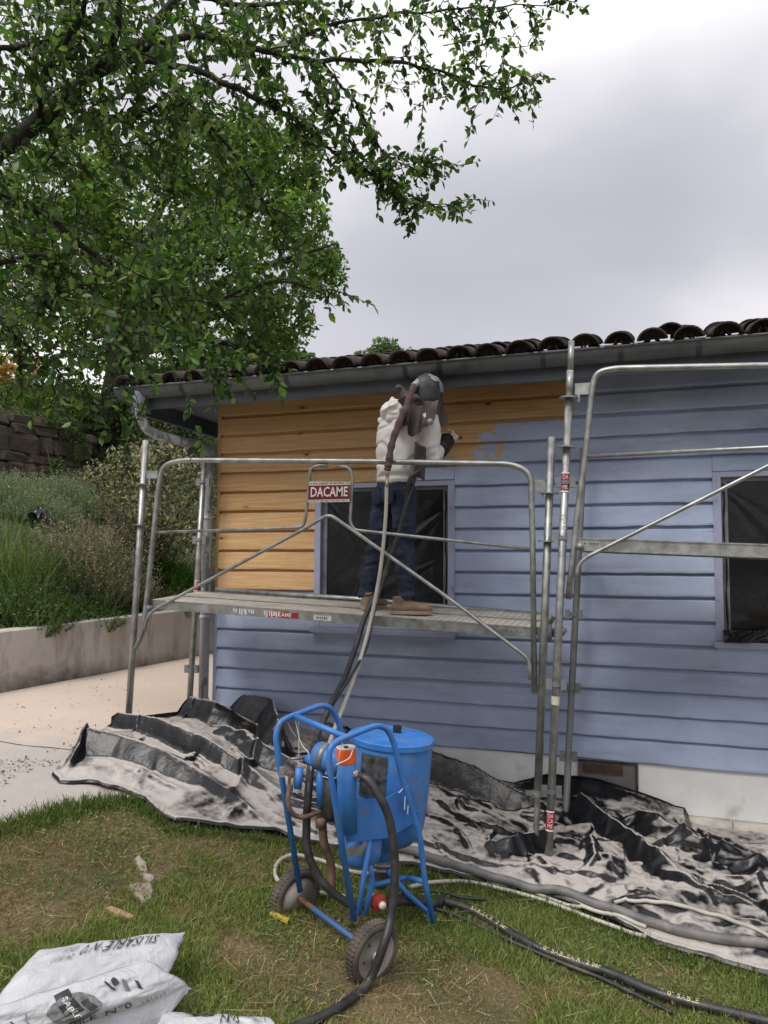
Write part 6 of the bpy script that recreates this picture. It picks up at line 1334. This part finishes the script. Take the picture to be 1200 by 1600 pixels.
# ------------------------------------------------------------------ empty abrasive bags
n = NT('white_bag_film'); p = n.pos(); c = n.mix(n.ramp(n.noise(p, 5, 5, .6), .35, .7), (.46, .47, .48), (.58, .59, .60)); c = n.mix(n.ramp(n.noise(p, 4, 5, .6), .6, .8), c, (.36, .345, .33)); n.bump(n.noise(p, 16, 5, .6, dist=1.2), .5, .02)
M['bag'] = n.done(Base_Color=c, Roughness=.38, Subsurface_Weight=.0)
def bag(label, corners, bulge, prints, seed, drop):
    """corners: top surface, bottom-left, bottom-right, top-right, top-left as (px, py, height)"""
    C4 = [atZ(x_, y_, z_) for x_, y_, z_ in corners]; cen = np.mean(C4, 0); base = V3(cen[0], cen[1], float(gz(cen[0], cen[1])))
    t = thing('abrasive_bag', label, 'bag', base, 'empty bags of blasting grit')
    up_n = unit(np.cross(C4[1]-C4[0], C4[3]-C4[0])); up_n = up_n if up_n[2] > 0 else -up_n
    def top(u, v, h=0.0):
        u, v = np.asarray(u, float), np.asarray(v, float); q = g4(C4, u, v); e_ = np.clip(np.minimum(np.minimum(u, 1-u), np.minimum(v, 1-v))*5, 0, 1)
        w = bulge*(np.sin(pi*np.clip(u, 0, 1))**.5*np.sin(pi*np.clip(v, 0, 1))**.6)+.022*(fbm(u*3+seed, v*3, 151)-.5)+.010*(1-np.abs(2*fbm(u*4+seed, v*3, 152)-1)*1.5)*e_+.006*np.sin(v*9+u*14+seed)*(1-e_)
        q = q+((C4[1]-C4[0])/6*(fbm(u*2+seed*3, v*7, 157)-.5)[..., None]*.18+(C4[3]-C4[0])/4*(fbm(u*6, v*2+seed, 158)-.5)[..., None]*.28); return q+w[..., None]*up_n+h*up_n
    nu, nv = 70, 36; u, v_ = np.meshgrid(np.linspace(0, 1, nu), np.linspace(0, 1, nv), indexing='ij'); T_ = top(u, v_)
    Bt = T_.copy(); e_ = np.minimum(np.minimum(u, 1-u), np.minimum(v_, 1-v_)); Bt[..., 2] -= np.clip(e_*6, 0, 1)*drop*(.9+.3*fbm(u*4, v_*4, 153))+.0015; gl = gz(Bt[..., 0], Bt[..., 1])+.01; Bt[..., 2] = np.maximum(np.minimum(Bt[..., 2], T_[..., 2]-.0015), gl)
    k = nu*nv; f = np.vstack([grid_faces(nu, nv), grid_faces(nu, nv)[:, ::-1]+k]); idx = np.arange(k).reshape(nu, nv); rim = np.r_[idx[:, 0], idx[-1, 1:], idx[-2::-1, -1], idx[0, -2:0:-1]]; r2 = np.roll(rim, -1)
    f = np.vstack([f, np.stack([rim, rim+k, r2+k, r2], 1)]); obj('sack', np.vstack([T_.reshape(-1, 3), Bt.reshape(-1, 3)]), f, M['bag'], t, True)
    for kind_, s_, u0, v0, w_, h_, rot, mm in prints:
        if kind_ == 'text': tv, tf = text2d(s_, 1.0); sx, sy = np.ptp(tv[:, 0]), np.ptp(tv[:, 1]); tv = tv/[sx, sy]*[w_, h_]
        elif kind_ == 'oval': a = np.linspace(0, 2*pi, 40, endpoint=False); tv = np.stack([w_/2*np.cos(a), h_/2*np.sin(a)], 1); tv = np.vstack([tv*r_ for r_ in (1, .66, .33)]+[[[0, 0]]]); tf = [(r_*40+i, r_*40+(i+1) % 40, (r_+1)*40+(i+1) % 40, (r_+1)*40+i) for r_ in (0, 1) for i in range(40)]+[(80+i, 80+(i+1) % 40, 120) for i in range(40)]
        else: tv = np.array([(x_, y_) for x_ in np.linspace(-w_/2, w_/2, 7) for y_ in np.linspace(-h_/2, h_/2, 4)]); tf = [tuple(q) for q in grid_faces(7, 4)]
        cr, sr = cos(rot), sin(rot); asp = np.linalg.norm(C4[1]-C4[0])/np.linalg.norm(C4[3]-C4[0])
        uu, vv = tv[:, 0], tv[:, 1]/1.0; U_, V_ = uu*cr-vv/asp*sr, uu*asp*sr+vv*cr
        obj('print' if kind_ != 'text' else 'bag_lettering', top(u0+U_, v0+V_, {'oval': .004, 'rect': .0055}.get(kind_, .006)+(.002 if mm is M['white_ink'] else 0)), tf, mm, t)
    return t
K, G2 = M['black_ink'], M['grey_ink']
bag('white grit bag at the back of the pile, its black print upside down', [(-45, 1605, .26), (262, 1528, .24), (290, 1455, .30), (58, 1484, .36)], .05,
    [('text', 'SILISABLE', .66, .74, .33, .20, pi+.03, K), ('text', 'N°0', .40, .75, .10, .19, pi+.03, K), ('text', '241511', .26, .66, .12, .10, pi+.03, G2), ('text', '07-21', .255, .82, .08, .09, pi+.03, G2), ('rect', '', .66, .08, .13, .16, .02, K)], 1.7, .12)
# long axis runs up to the right: u along the length, v across
bag('white grit bag in the middle of the pile with a black oval emblem on it', [(-80, 1668, .24), (304, 1545, .22), (232, 1500, .34), (-60, 1588, .36)], .045,
    [('oval', '', .49, .52, .24, .62, .05, M['grey_ink']), ('rect', '', .475, .55, .085, .74, .10, K), ('text', 'SABLE', .475, .55, .085, .17, -1.47, M['white_ink']), ('rect', '', .555, .50, .04, .25, .1, K), ('text', 'SABLE', .47, .10, .17, .17, .06, K), ('text', 'N°0', .655, .12, .12, .19, .05, K), ('text', '241517', .82, .10, .13, .10, .02, G2),
     ('rect', '', .70, .75, .012, .28, .5, K), ('rect', '', .735, .80, .03, .16, .2, K), ('rect', '', .77, .66, .018, .3, -.5, G2), ('rect', '', .82, .58, .014, .25, -.6, K), ('rect', '', .235, .42, .008, .45, .4, K), ('rect', '', .285, .52, .006, .4, -.2, G2)][0:16], 3.1, .12)
bag('white grit bag at the bottom edge lying flat in front of the other two', [(150, 1720, .14), (470, 1640, .10), (420, 1592, .12), (262, 1578, .17)], .03,
    [('text', 'N°0', .60, .72, .15, .28, -.02, K), ('text', '244517', .84, .82, .18, .15, -.02, G2), ('rect', '', .36, .90, .20, .12, 0, K)], 5.3, .07)
